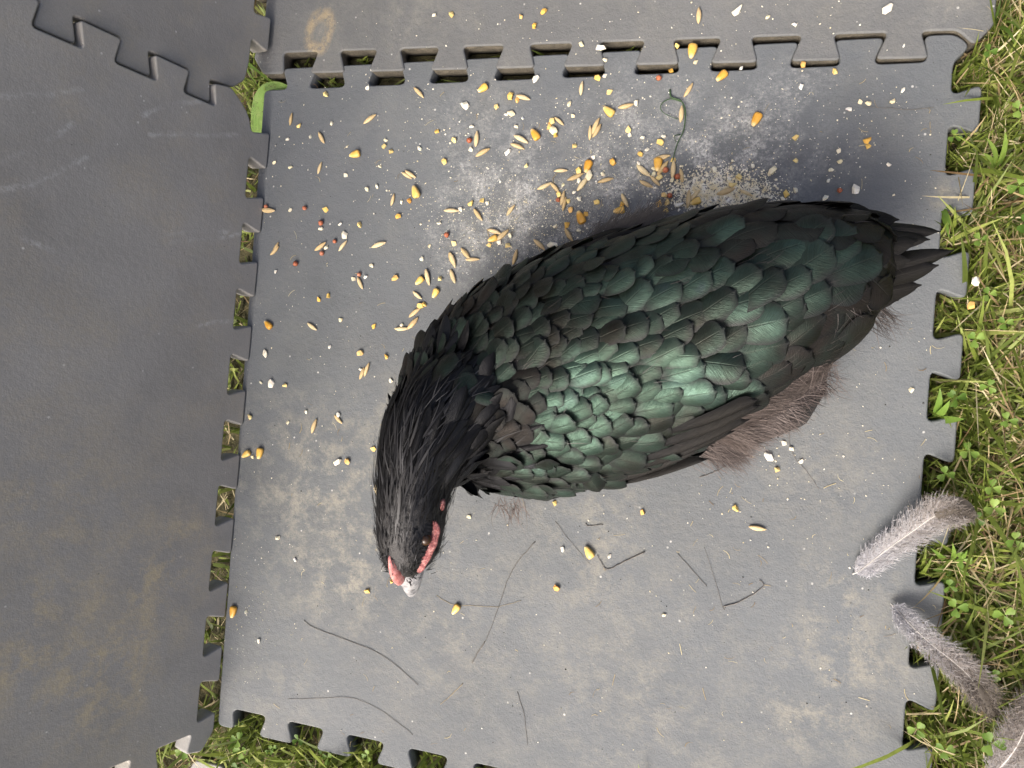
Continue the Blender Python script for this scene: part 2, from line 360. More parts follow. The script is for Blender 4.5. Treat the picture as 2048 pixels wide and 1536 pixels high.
def pip(px, py, poly):
    inside = np.zeros(len(px), bool); x1, y1 = poly[-1]
    for x2, y2 in poly:
        c = ((y1 > py) != (y2 > py)); 
        with np.errstate(divide='ignore', invalid='ignore'):
            xi = (x2 - x1) * (py - y1) / (y2 - y1) + x1
        inside ^= c & (px < xi); x1, y1 = x2, y2
    return inside
POLYS = [poly_c, u_poly, np.array(f_poly)]
def blades(N, region, length, width, lean, curl, zb=GZ, segs=4, weight=None):
    """returns verts (N,segs+1,2,3), tint; blades that would cut through a mat are dropped"""
    x = rng.uniform(region[0], region[1], N); y = rng.uniform(region[2], region[3], N)
    az = rng.uniform(0, 2 * np.pi, N); L = rng.uniform(*length, N); w = rng.uniform(*width, N); le = rng.uniform(*lean, N); cu = rng.uniform(*curl, N)
    pts = np.zeros((N, segs + 1, 3)); pts[:, 0] = np.c_[x, y, np.full(N, zb)]
    ang = le.copy(); a2 = az.copy(); tw = rng.normal(0, .25, N)
    for k in range(segs):
        st = L / segs
        pts[:, k + 1] = pts[:, k] + np.c_[np.sin(ang) * np.cos(a2) * st, np.sin(ang) * np.sin(a2) * st, np.cos(ang) * st]
        ang = np.clip(ang + cu / segs, 0, 1.9); a2 = a2 + tw / segs
    pts[:, :, 2] = np.maximum(pts[:, :, 2], GZ + .001 + rng.uniform(0, .004, N)[:, None])
    keep = np.ones(N, bool)
    for poly in POLYS:
        for k in range(segs + 1):
            ins = pip(pts[:, k, 0], pts[:, k, 1], poly); keep &= ~(ins & (pts[:, k, 2] < .001))
            if k == segs: keep &= ~(ins & (rng.random(N) < .93))
    side = np.c_[-np.sin(az), np.cos(az), np.zeros(N)] + rng.normal(0, .35, (N, 3))
    side /= np.linalg.norm(side, axis=1)[:, None]
    prof = np.array([.7, 1.0, .9, .62, .06])[:segs + 1] if segs == 4 else np.linspace(1, .1, segs + 1)
    V = np.stack([pts - side[:, None] * (w[:, None, None] * prof[None, :, None] * .5), pts + side[:, None] * (w[:, None, None] * prof[None, :, None] * .5)], 2)
    return V[keep], rng.random(int(keep.sum()))
def ribbons_mesh(name, parts):
    """parts: list of (V (N,K,2,3), tint (N,))"""
    vs, fs, ts = [], [], []; base = 0
    for V, t in parts:
        N, K = V.shape[:2]
        if N == 0: continue
        vs.append(V.reshape(-1, 3)); ts.append(np.repeat(t, K * 2))
        i = (np.arange(N) * K * 2)[:, None] + (np.arange(K - 1) * 2)[None, :] + base
        fs.append(np.stack([i, i + 1, i + 3, i + 2], -1).reshape(-1, 4)); base += N * K * 2
    vs = np.concatenate(vs); fs = np.concatenate(fs); ts = np.concatenate(ts).astype(np.float32)
    me = bpy.data.meshes.new(name); me.vertices.add(len(vs)); me.vertices.foreach_set('co', vs.astype(np.float32).ravel())
    me.loops.add(fs.size); me.loops.foreach_set('vertex_index', fs.astype(np.int32).ravel())
    me.polygons.add(len(fs)); me.polygons.foreach_set('loop_start', np.arange(0, fs.size, 4, dtype=np.int32)); me.polygons.foreach_set('loop_total', np.full(len(fs), 4, dtype=np.int32))
    me.polygons.foreach_set('use_smooth', np.ones(len(fs), bool))
    a = me.attributes.new('tint', 'FLOAT', 'POINT'); a.data.foreach_set('value', ts)
    me.update(calc_edges=True); me.validate(); return me
M['grass'] = mat_leafy('grass_green', [(0, (.08, .11, .018)), (.45, (.17, .225, .036)), (.8, (.28, .34, .065)), (1, (.42, .45, .14))], transl=.4)
M['straw'] = mat_leafy('grass_dry', [(0, (.16, .10, .045)), (.5, (.42, .33, .16)), (1, (.70, .62, .38))], rough=.6, transl=.25)
M['clover'] = mat_leafy('clover_leaf', [(0, (.08, .16, .022)), (.5, (.17, .28, .045)), (1, (.30, .42, .09))], transl=.4, vary=.2)
NEAR = (.362, .60, -.62, .16)
green = [blades(6000, (.365, .415, -.5, .03), (.012, .034), (.0010, .0026), (.1, .9), (.1, .9)), blades(2500, (-.11, .45, -.53, -.48), (.012, .034), (.0010, .0026), (.1, .9), (.1, .9)), blades(7000, NEAR, (.022, .058), (.0012, .0030), (.35, 1.2), (.2, 1.1)),
         blades(1500, (.36, .6, -.62, .16), (.05, .085), (.002, .0036), (.5, 1.2), (.3, .9)),
         blades(5200, (.60, 1.3, -1.1, .5), (.03, .07), (.002, .0042), (.2, 1.0), (.2, 1.1)),
         blades(5000, (-.25, .6, -.95, -.485), (.02, .06), (.0016, .0040), (.3, 1.1), (.2, 1.1)),
         blades(1400, (-.20, -.105, -.62, .10), (.010, .025), (.0014, .0034), (.4, 1.2), (.2, 1.0)),
         blades(1600, (-.13, .20, -.01, .03), (.010, .024), (.0012, .0026), (.4, 1.3), (.1, .6)),
         blades(3500, (-1.0, 1.0, .33, .9), (.03, .06), (.002, .0042), (.2, 1.0), (.2, 1.1)), blades(3500, (-.9, -.2, -.9, .5), (.03, .06), (.002, .0042), (.2, 1.0), (.2, 1.1))]
obj('lawn_grass', ribbons_mesh('lawn_grass', green), M['grass'], kind='stuff', label='short green lawn grass around the mats', category='grass')
dry = [blades(1900, NEAR, (.015, .045), (.0005, .0014), (.9, 1.55), (-.3, .5), zb=-.002), blades(3500, (.365, .415, -.5, .03), (.010, .03), (.0005, .0013), (.4, 1.5), (.0, .8)), blades(9500, NEAR, (.02, .060), (.0005, .0015), (.7, 1.55), (.0, .8)),
       blades(2600, (.36, .6, -.62, .16), (.04, .08), (.0006, .0013), (.8, 1.5), (-.4, .8)),
       blades(2600, (-.25, .6, -.95, -.485), (.02, .055), (.0006, .0016), (.7, 1.5), (.0, .8)),
       blades(450, (-.20, -.105, -.62, .10), (.012, .03), (.0006, .0014), (.8, 1.5), (.0, .6)),
       blades(2500, (.60, 1.3, -1.1, .5), (.03, .06), (.0007, .0016), (.6, 1.4), (.0, .8))]
obj('dry_grass', ribbons_mesh('dry_grass', dry), M['straw'], kind='stuff', label='dry tan thatch of dead grass stems in the lawn', category='dry grass')

# ------------------------------------------------------------------ clover
def leaflet_pts(c, d, up, L, w, fold=.25):
    """obovate leaflet with a notch: 8-vertex outline around a midrib"""
    d = d / np.linalg.norm(d); s = np.cross(up, d); s /= np.linalg.norm(s); u = np.cross(d, s)
    prof = [(0, .04), (.30, .50), (.62, .92), (.88, .90), (1.03, .46)]
    mid = [c + d * L * t + u * L * .05 * math.sin(t * 3) for t in (0, .3, .62, .84, .90)]
    V = []; 
    for (t, a), m in zip(prof, mid):
        lift = u * (a * w * fold)
        V.append((c + d * L * t + s * a * w * .5 + lift, m, c + d * L * t - s * a * w * .5 + lift))
    return V
def clover_mesh(L, leaflets=3, stem=.02):
    vs, fs, ts = [], [], []
    for k in range(leaflets):
        a = k * 2 * math.pi / 3 + random.uniform(-.25, .25); el = random.uniform(.05, .45)
        d = np.array([math.cos(a) * math.cos(el), math.sin(a) * math.cos(el), math.sin(el) * .6])
        b = len(vs); t = random.random() * .5 + .3
        for row in leaflet_pts(np.array([0, 0, 0.]) + d * .0006, d, np.array([0, 0, 1.]), L * random.uniform(.85, 1.1), L * .95): vs += list(row); ts += [t] * 3
        for i in range(4):
            r = b + i * 3; fs += [(r, r + 1, r + 4, r + 3), (r + 1, r + 2, r + 5, r + 4)]
    me = mesh_from('leaf', vs, fs); at = me.attributes.new('tint', 'FLOAT', 'POINT'); at.data.foreach_set('value', np.array(ts, np.float32))
    return me
def tube(pts, r0, r1, seg=5):
    pts = [np.asarray(p, float) for p in pts]; vs, fs = [], []; N = len(pts)
    for i, p in enumerate(pts):
        t = pts[min(i + 1, N - 1)] - pts[max(i - 1, 0)]; t /= np.linalg.norm(t) + 1e-12
        a = np.cross(t, [0.3, .2, 1.0]); a /= np.linalg.norm(a) + 1e-12; b = np.cross(t, a); r = r0 + (r1 - r0) * i / (N - 1)
        for k in range(seg): vs.append(p + (a * math.cos(2 * math.pi * k / seg) + b * math.sin(2 * math.pi * k / seg)) * r)
    for i in range(N - 1):
        for k in range(seg): fs.append((i * seg + k, i * seg + (k + 1) % seg, (i + 1) * seg + (k + 1) % seg, (i + 1) * seg + k))
    fs.append(tuple(range(seg - 1, -1, -1))); fs.append(tuple(range((N - 1) * seg, N * seg)))
    return vs, fs
clov = [clover_mesh(.0066) for _ in range(5)]
for m_ in clov: m_.materials.append(M['clover'])
v_, f_ = tube([(0, 0, 0), (.002, .001, -.012), (.001, .003, -.028)], .0004, .0005, 4); stem_me = mesh_from('stem', v_, f_); stem_me.materials.append(M['grass'])
at_ = stem_me.attributes.new('tint', 'FLOAT', 'POINT'); at_.data.foreach_set('value', np.full(len(v_), .6, np.float32))
big_clovers = [(1982, 1487, .020, 1.5, 'largest clover sprig, low in the bottom right corner of the lawn'), (1834, 1458, .006, 1.2, 'clover sprig in the lowest notch of the mat, right side'),
 (1912, 1215, .014, 1.25, None), (2008, 1230, .012, 1.3, None), (1977, 589, .014, .95, None), (2011, 647, .014, .95, None), (1950, 678, .012, 1.15, None), (1977, 773, .012, 1.0, None), (1936, 903, .012, 1.1, None), (1984, 975, .014, 1.1, None), (2038, 372, .016, 1.3, None), (2038, 219, .014, 1.1, None), (1908, 273, .000, .9, None), (1925, 1120, .012, 1.0, None), (1985, 1350, .012, 1.0, None), (1890, 1500, .010, 1.2, None), (2030, 1440, .012, 1.1, None), (2015, 840, .012, 1.0, None), (1960, 480, .012, .9, None), (2030, 1080, .012, 1.2, None),
 (475, 1480, .002, 1.3, 'bottom'), (483, 1502, .0, 1.4, 'bottom'), (481, 1457, -.004, 1.1, 'bottom'), (493, 1525, -.002, 1.2, 'bottom'), (366, 1502, -.004, 1.4, 'bottom'), (540, 1500, .0, .8, 'bottom'), (735, 1510, .0, 1.0, 'bottom'), (655, 1515, .0, 1.0, 'bottom')]
for i, (x, y, z, sc, lab) in enumerate(big_clovers):
    if lab == 'bottom': lb, gr = 'green clover sprig in the grass below the mat corner at bottom left', 'clover sprigs at the bottom left'
    elif lab: lb, gr = lab, 'clover sprigs in the lawn'
    else: lb, gr = 'small green clover sprig in the sunlit lawn right of the mats', 'clover sprigs in the lawn'
    p = W(x, y, z); o = empty('clover_sprig', tuple(p), label=lb, category='clover', group=gr)
    for me, nm in ((clov[i % 5], 'leaf'), (stem_me, 'stem')):
        c_ = obj(nm, me, None, o); c_.rotation_euler = (random.uniform(-.25, .25) if nm == 'leaf' else 0, random.uniform(-.25, .25) if nm == 'leaf' else 0, random.uniform(0, 6.28)); c_.scale = (sc * .68,) * 3 if nm == 'leaf' else (1, 1, max(.25, (z - GZ) / .028))
# the mass of small clover through the turf
def clover_mass(N, region):
    vs, fs, ts = [], [], []
    X = rng.uniform(region[0], region[1], N); Y = rng.uniform(region[2], region[3], N); bad = np.zeros(N, bool)
    for q in POLYS:
        for dx, dy in ((0, 0), (.006, 0), (-.006, 0), (0, .006), (0, -.006)): bad |= pip(X + dx, Y + dy, q)
    for x, y in zip(X[~bad], Y[~bad]):
        c0 = np.array([x, y, rng.uniform(GZ + .008, .012)]); L = rng.uniform(.0035, .0065); t = rng.random(); a0 = rng.uniform(0, 6.28)
        tilt = np.array([rng.normal() * .3, rng.normal() * .3, 1.0]); tilt /= np.linalg.norm(tilt)
        for k in range(3):
            a = a0 + k * 2.09; d = np.array([math.cos(a), math.sin(a), rng.uniform(-.1, .4)]); b = len(vs)
            for row in leaflet_pts(c0, d, tilt, L, L * .9): vs += list(row); ts += [t] * 3
            for j in range(4):
                r = b + j * 3; fs += [(r, r + 1, r + 4, r + 3), (r + 1, r + 2, r + 5, r + 4)]
    me = mesh_from('clover_patch', vs, fs); at = me.attributes.new('tint', 'FLOAT', 'POINT'); at.data.foreach_set('value', np.array(ts, np.float32)); return me
obj('clover_patch', clover_mass(80, (.37, .60, -.62, .16)), M['clover'], kind='stuff', label='small clover leaves mixed through the lawn on the right', category='clover')
obj('clover_patch', clover_mass(150, (-.2, .5, -.8, -.49)), M['clover'], kind='stuff', label='small clover leaves in the grass along the bottom edge', category='clover')

# bright broad-bladed tuft
def blade_strip(root, tip, w, sag=.2, segs=6, upn=(0, 0, 1)):
    root = np.asarray(root, float); tip = np.asarray(tip, float); d = tip - root; s = np.cross(d, upn); s /= np.linalg.norm(s) + 1e-9
    vs, fs = [], []
    for k in range(segs + 1):
        t = k / segs; p = root + d * t + np.array([0, 0, 1]) * (math.sin(t * math.pi) * sag * np.linalg.norm(d)); ww = w * (1 - t ** 2.2) * (.55 + .45 * min(1, t * 3)) * .5
        vs += [p - s * ww, p + np.array([0, 0, -.12 * ww * 2]), p + s * ww]
    for k in range(segs): r = k * 3; fs += [(r, r + 1, r + 4, r + 3), (r + 1, r + 2, r + 5, r + 4)]
    return vs, fs
def leafblade(name, root, tip, w, parent, tint, sag=.15):
    vs, fs = blade_strip(root, tip, w, sag); me = mesh_from(name, vs, fs); at = me.attributes.new('tint', 'FLOAT', 'POINT'); at.data.foreach_set('value', np.full(len(vs), tint, np.float32))
    return obj(name, me, M['clover'], parent)
def tuft(px, tips, lab, w=.0045, z0=-.01):
    r = W(*px, z0); o = empty('grass_tuft', tuple(r), label=lab, category='grass tuft', group='broad grass tufts in the lawn')
    for x, y, z, t in tips: leafblade('blade', np.zeros(3), W(x, y, z) - r, w * random.uniform(.8, 1.15), o, t)
tuft((1992, 348), [(1972, 275, .03, .85), (1965, 306, .02, .95), (2024, 304, .025, .95), (2010, 262, .03, .75), (2012, 352, .01, .6)], 'bright green grass tuft of broad blades, halfway up the right edge')
tuft((1985, 50), [(2048, 5, .03, .75), (2040, 60, .03, .6), (2000, -10, .03, .5), (2030, 90, .02, .6)], 'broad grass tuft in the top right corner')
tuft((1900, 1130), [(1860, 1095, .012, .5), (1905, 1085, .02, .6), (1940, 1150, .015, .6), (1865, 1140, .01, .4), (1935, 1100, .02, .5)], 'grass tuft just below the fluffy feather on the mat edge')
tuft((1868, 840), [(1900, 800, .012, .5), (1930, 838, .012, .5), (1880, 775, .01, .4)], 'broad grass blades in the fifth notch of the mat edge')
tuft((1870, 400), [(1902, 455, .004, .5), (1915, 430, .004, .6), (1889, 420, .0, .4), (1899, 480, .0, .5)], 'grass blades beside the tail feathers in a mat notch')
tuft((467, 1470), [(478, 1515, .0, .3), (460, 1505, -.004, .25)], 'broad dark grass blades below the left wall corner', w=.008, z0=-.016)
tuft((488, 118), [(528, 186, .004, .7), (545, 168, .002, .6), (506, 140, .0, .6), (560, 176, .003, .5), (470, 92, .004, .7), (498, 176, .002, .4)], 'thin grass blades poking through the gap at the upper left corner', w=.0016, z0=-.012)
# broad green leaf wedged in the gap at the upper left corner
lf = np.array([(577, 172), (548, 166), (525, 180), (513, 205), (508, 235), (507, 268)], float); wid = [1.5, 10, 14, 12, 12, 10]
vs, fs = [], []
for k, (x, y) in enumerate(lf):
    p = W(x, y, -.003 - .0012 * abs(k - 2)); t = lf[min(k + 1, 5)] - lf[max(k - 1, 0)]; t /= np.linalg.norm(t); s = np.array([-t[1], t[0]]); 
    a = W(*(lf[k] + s * wid[k] * 1.15), -.001); b = W(*(lf[k] - s * wid[k] * 1.15), -.001); a[2] = p[2] + .0004; b[2] = p[2] - .0006
    vs += [a, p, b]
for k in range(5): r = k * 3; fs += [(r, r + 1, r + 4, r + 3), (r + 1, r + 2, r + 5, r + 4)]
lu_ = [(k / 5, j / 2) for k in range(6) for j in range(3)]
n = NT('leaf_blade'); uvc = n.coord('UV'); lx, ly, _ = n.sep(uvc); vein = n.noise(n.scale(uvc, (3, 60, 1)), 1.0, 2, .6); blot = n.noise(n.coord('Object'), 130, 4, .7)
lc = n.mix(n.ramp(vein, .4, .65, 0, .5), (.20, .33, .065), (.10, .19, .03)); lc = n.mix(n.ramp(blot, .45, .7, 0, .6), lc, (.30, .36, .12)); lc = n.mix(n.ramp(n.noise(n.coord('Object'), 420, 2), .62, .7, 0, .8), lc, (.10, .07, .03))
n.set(Base_Color=lc, Roughness=.5); n.bump(n.math('ADD', vein, blot), .6, .0012); M['leafb'] = n.m
me = mesh_from('broad_leaf', vs, fs, True, lu_); at = me.attributes.new('tint', 'FLOAT', 'POINT'); at.data.foreach_set('value', np.full(len(vs), .75, np.float32))
lo = obj('broad_leaf', me, M['leafb'], label='broad curved green leaf in the gap at the mats\' upper left corner', category='leaf')
lo.modifiers.new('sub', 'SUBSURF').render_levels = 2

# ------------------------------------------------------------------ the hen: one continuous body
HEN = empty('hen', tuple(W(1250, 720, 0.0)), label='black hen with green sheen crouching on the mat, head turned to the lower left', category='hen')
def station(px, py, z, hw, b):
    p = W(px, py, z); return p, hw * m_per_px(p), b
def loft(stations, seg=22, squash=1.0):
    P_ = [s[0] for s in stations]; vs, fs = [], []; N = len(P_)
    for i, (p, a, b) in enumerate(stations):
        t = P_[min(i + 1, N - 1)] - P_[max(i - 1, 0)]; t = t / np.linalg.norm(t)
        lat = np.cross(t, [0, 0, 1]); lat /= np.linalg.norm(lat); up = np.cross(lat, t)
        for k in range(seg):
            th = 2 * math.pi * k / seg; vs.append(p + lat * a * math.cos(th) + up * b * math.sin(th))
    for i in range(N - 1):
        for k in range(seg): fs.append((i * seg + k, i * seg + (k + 1) % seg, (i + 1) * seg + (k + 1) % seg, (i + 1) * seg + k))
    fs.append(tuple(range(seg))); fs.append(tuple(range((N - 1) * seg, N * seg)))
    return vs, fs
BODY = [station(*a) for a in ((1775, 505, .076, 45, .012), (1735, 512, .074, 88, .022), (1680, 530, .071, 130, .033), (1590, 575, .066, 172, .045), (1480, 622, .060, 202, .053), (1300, 688, .057, 222, .056),
        (1130, 745, .056, 226, .056), (1010, 788, .056, 205, .054), (925, 812, .057, 168, .049), (865, 828, .058, 112, .040), (825, 838, .058, 62, .022))]
NECK = [station(*a) for a in ((958, 800, .078, 78, .034), (905, 828, .097, 92, .036), (866, 872, .109, 92, .034), (843, 920, .117, 82, .030), (829, 972, .122, 72, .026), (823, 1020, .125, 69, .0225), (821, 1060, .125, 67, .021), (820, 1093, .122, 60, .019), (819, 1114, .118, 46, .0155), (818, 1130, .115, 30, .011))]
RUMP = [station(*a) for a in ((1380, 800, .030, 60, .022), (1480, 815, .030, 85, .027), (1570, 780, .032, 80, .026), (1630, 735, .036, 45, .018))]   # thigh and belly fluff swell
bm = bmesh.new()
for L_ in (BODY, NECK, RUMP):
    vs, fs = loft(L_); V = [bm.verts.new(tuple(v)) for v in vs]
    for f in fs: bm.faces.new([V[i] for i in f])
bmesh.ops.recalc_face_normals(bm, faces=bm.faces)
tmp = bpy.data.meshes.new('tmp'); bm.to_mesh(tmp); bm.free()
to = bpy.data.objects.new('tmp', tmp); COL.objects.link(to)
r_ = to.modifiers.new('r', 'REMESH'); r_.mode = 'VOXEL'; r_.voxel_size = .0028
s_ = to.modifiers.new('s', 'SMOOTH'); s_.iterations = 6; s_.factor = .5
dg = bpy.context.evaluated_depsgraph_get(); body_me = bpy.data.meshes.new_from_object(to.evaluated_get(dg)); bpy.data.objects.remove(to)
co_ = np.empty(len(body_me.vertices) * 3, np.float32); body_me.vertices.foreach_get('co', co_); co_ = co_.reshape(-1, 3)
co_[:, 2] = np.maximum(co_[:, 2], .0008)                      # breast and belly rest on the mat
hl = np.array(HEN.location)
body_me.vertices.foreach_set('co', co_.ravel()); body_me.update()
polys = [tuple(p.vertices) for p in body_me.polygons]
BVH = BVHTree.FromPolygons([Vector(map(float, v)) for v in co_], polys)
fa = np.array([co_[list(p)].mean(0) for p in polys]); fn = np.array([p.normal for p in body_me.polygons]); far = np.array([p.area for p in body_me.polygons])
body_me.vertices.foreach_set('co', (co_ - hl).astype(np.float32).ravel()); body_me.polygons.foreach_set('use_smooth', [True] * len(polys)); body_me.update()
n = NT('hen_skin'); co = n.coord('Object'); n.set(Base_Color=n.cramp(n.noise(co, 300, 4, .7), [(.35, (.008, .008, .008)), (.7, (.022, .02, .018))]), Roughness=.6); n.bump(n.noise(co, 700, 4, .6), .6, .001); M['skin'] = n.m
body_me.name = 'body'; body_me.materials.clear(); body = obj('body', body_me, M['skin'], HEN)

# direction in which plumage lies: along the spine from beak to tail
SP = [s[0] for s in NECK[::-1]][:8] + [s[0] for s in BODY[::-1]][3:] if False else [s[0] for s in NECK[::-1]] + [s[0] for s in BODY[:7][::-1]]
SP = np.array(SP)
seg_mid = (SP[1:] + SP[:-1]) / 2; seg_dir = SP[1:] - SP[:-1]; seg_len = np.linalg.norm(seg_dir, axis=1); seg_dir /= seg_len[:, None]
cum = np.concatenate([[0], np.cumsum(seg_len)]); NECK_END = cum[len(NECK) - 1]; TOTAL = cum[-1]
def flow(p):
    d = np.linalg.norm(seg_mid - p, axis=1); w = seg_len / (d ** 3 + 1e-7); v = (seg_dir * w[:, None]).sum(0); s = float((w * (cum[:-1] + seg_len / 2)).sum() / w.sum())
    return v / np.linalg.norm(v), s
def project(p):
    q = CAM * 0 + p - CAM; x, y, z = RW @ q; return 1024 + F * x / z, 768 + F * y / z
def near(p):
    l, n_, i, d = BVH.find_nearest(Vector(map(float, p))); return np.array(l), np.array(n_)
def hit(x, y):
    d = ray(x, y); l, n_, i, dd = BVH.ray_cast(Vector(map(float, CAM)), Vector(map(float, d / np.linalg.norm(d))))
    return (None, None) if l is None else (np.array(l), np.array(n_))

# ---- contour feathers
def feather_mesh(name, tipr=.36, base=.30, camber=.16, bend=.10, rag=.03, cols=6, point=0.0):
    vv = [0, .20, .42, .60, .74, .85, .93, .98, 1.0]; vs, fs, uv = [], [], []
    for i, v in enumerate(vv):
        if v < 1 - tipr: w = base + (1 - base) * math.sin(min(1, v / (1 - tipr)) * math.pi / 2) ** .8
        else: w = max(0, 1 - ((v - 1 + tipr) / tipr) ** 2.3) ** ((1 + point) / 2.15)
        w = max(w, .10)
        for j in range(cols + 1):
            u = -1 + 2 * j / cols; r = 1 + (random.uniform(-rag, rag) if abs(u) == 1 else 0)
            x = v - .035 * u * u * max(0, (v - .5) * 2)
            z = -camber * (u * w) ** 2 * .5 + bend * math.sin(min(v, 1) * math.pi) * .5 - bend * .25 * v * v
            vs.append((x, .5 * u * w * r, z)); uv.append((j / cols, v))
    for i in range(len(vv) - 1):
        for j in range(cols): a = i * (cols + 1) + j; fs.append((a, a + 1, a + cols + 2, a + cols + 1))
    return mesh_from(name, vs, fs, True, uv)
STOP_G = [(.15, (.024, .021, .017)), (.36, (.026, .032, .025)), (.58, (.033, .051, .039)), (.80, (.054, .090, .069)), (.97, (.064, .086, .090))]
STOP_SHEEN = [(.10, (.034, .036, .030)), (.35, (.046, .072, .053)), (.60, (.060, .102, .076)), (.85, (.082, .134, .108)), (.98, (.095, .120, .135))]
STOP_D = [(.15, (.012, .011, .010)), (.45, (.024, .021, .018)), (.70, (.022, .028, .024)), (.95, (.032, .034, .033))]
MF = {'b': mat_feather('feather_painted_sheen', STOP_SHEEN, .85, .36), 'g': mat_feather('feather_green', STOP_G, .80, .40), 'd': mat_feather('feather_dark', STOP_D, .55, .44, spec=.15)}  # b: brighter, glossier set that paints in the sheen highlight
FV = {}
for k in ('g', 'd', 'b'):
    FV[k] = [feather_mesh('feather', tipr=random.uniform(.27, .35), camber=random.uniform(.10, .24), bend=random.uniform(.05, .13), rag=random.uniform(.01, .04)) for _ in range(7)]
    for m_ in FV[k]: m_.materials.append(MF[k])
def orient(o, base, tip, nrm, L, width, hgt=None):
    x = tip - base; x /= np.linalg.norm(x); y = np.cross(nrm, x); y /= np.linalg.norm(y); z = np.cross(x, y); h = hgt or L
    m = Matrix(((x[0] * L, y[0] * width, z[0] * h, base[0]), (x[1] * L, y[1] * width, z[1] * h, base[1]), (x[2] * L, y[2] * width, z[2] * h, base[2]), (0, 0, 0, 1)))
    set_local(o, m)
cand = rng.choice(len(fa), 9000, p=far / far.sum())
pts = []; grid = []
def fsize(p, s):
    t = max(0.0, min(1.0, (s - NECK_END) / (TOTAL - NECK_END)))
    return .0066 + .0076 * t ** 1.6
acc_p, acc_r = np.zeros((0, 3)), np.zeros(0)
feats = []
for ci in cand:
    p = fa[ci] + rng.normal(0, .0006, 3); nn = fn[ci]
    if p[2] < .012: continue
    v, s = flow(p)
    if s < NECK_END * .80: continue
    r = fsize(p, s) * rng.uniform(.88, 1.12)
    if len(acc_p):
        d = np.linalg.norm(acc_p - p, axis=1)
        if (d < np.minimum(r, acc_r)).any(): continue
    acc_p = np.vstack([acc_p, p]); acc_r = np.append(acc_r, r); feats.append((p, nn, v, s, r))
rows = []
for p, nn, v, s, r in feats:
    t = (s - NECK_END) / (TOTAL - NECK_END)
    ruffled = rng.random() < .13; v = v + rng.normal(0, .42 if ruffled else .20, 3); v -= nn * (v @ nn); v /= np.linalg.norm(v) + 1e-9
    L = r * rng.uniform(2.8, 3.3); wd = r * rng.uniform(1.75, 2.15)
    base = p - v * L * .35 + 0; bl, bn = near(base); base = bl + bn * rng.uniform(.0002, .0014)
    tl, tn = near(p + v * L * .65); tip = tl + tn * (.0034 + rng.uniform(0, .0030) + (.003 if ruffled else 0))
    side_ = np.cross(nn, v); nroll = nn + side_ * rng.normal(.20, .28 if ruffled else .09)
    x, y = project(p); facing = (CAM - p) @ nn / np.linalg.norm(CAM - p)
    # sheen painted into the feather colour: greenest mid-back; nape, rump, flanks plain black-brown
    gx = math.exp(-(((x - 1260) / 300) ** 2)) * (1 if y > 470 else .4)
    kind = 'g' if gx + .25 * math.sin(x / 71.0 + y / 53.0) + rng.normal(0, .12) > .33 else 'd'
    if math.exp(-((x - 1255) / 120) ** 2 - ((y - 745) / 75) ** 2) + .75 * math.exp(-((x - 1130) / 110) ** 2 - ((y - 850) / 80) ** 2) + .6 * math.exp(-((x - 1180) / 70) ** 2 - ((y - 620) / 50) ** 2) + rng.normal(0, .16) > .55: kind = 'b'  # brightest set where the back catches light, a painted highlight
    if x > 1380 and y > 855 - .583 * (x - 1400): continue
    rows.append((max(0, facing) * r * r, base, tip, (nroll + bn) / 2, L, wd, kind))
rows.sort(key=lambda a: -a[0])
N_IND = 270
for i, (sc, base, tip, nn, L, wd, kind) in enumerate(rows[:N_IND]):
    o = obj('feather', FV[kind][i % 7], None, HEN); orient(o, base, tip, nn, float(np.linalg.norm(tip - base)), wd)
def merged(name, rws, mats):
    vs, fs, uv, mi = [], [], [], []
    for i, (sc, base, tip, nn, L, wd, kind) in enumerate(rws):
        me = FV[kind][i % 7]; c = np.array([v.co for v in me.vertices]); x = tip - base; L = np.linalg.norm(x); x /= L; y = np.cross(nn, x); y /= np.linalg.norm(y); z = np.cross(x, y); b = len(vs)
        vs += list(base - hl + c[:, :1] * x * L + c[:, 1:2] * y * wd + c[:, 2:] * z * L)
        u = me.uv_layers[0].data; lu = {}
        for lp in me.loops: lu[lp.vertex_index] = tuple(u[lp.index].uv)
        uv += [lu[k] for k in range(len(c))]
        for p_ in me.polygons: fs.append(tuple(b + q for q in p_.vertices)); mi.append(1 if kind == 'd' else 0)
    me = mesh_from(name, vs, fs, True, uv); me.materials.append(mats[0]); me.materials.append(mats[1]); me.polygons.foreach_set('material_index', mi); return me
obj('small_feathers', merged('small_feathers', rows[N_IND:], (MF['g'], MF['d'])), None, HEN, kind='stuff')
print('feathers', len(rows))

# ---- long wing feathers along the near flank, and the far one
MF['w'] = mat_feather('feather_wing', [(.1, (.010, .009, .008)), (.5, (.016, .015, .013)), (.9, (.022, .021, .020))], .35, .48, spec=.12)
FW = [feather_mesh('wing_feather', tipr=.16, base=.55, camber=.12, bend=.10, rag=.02, point=.25) for _ in range(4)]
for m_ in FW: m_.materials.append(MF['w'])
def px_feather(name, me, bx, by, tx, ty, wpx, lift0, lift1, fallback=(.04, .04), nrm=None):
    b, bn = hit(bx, by); t, tn = hit(tx, ty)
    if b is None: b = W(bx, by, fallback[0]); bn = np.array([0, 0, 1.])
    else: b = b + bn * lift0
    if t is None: t = W(tx, ty, fallback[1]); tn = bn
    else: t = t + tn * lift1
    if nrm is None: nrm = bn + tn
    o = obj(name, me, None, HEN); orient(o, b, t, nrm, float(np.linalg.norm(t - b)), wpx * m_per_px((b + t) / 2)); return o
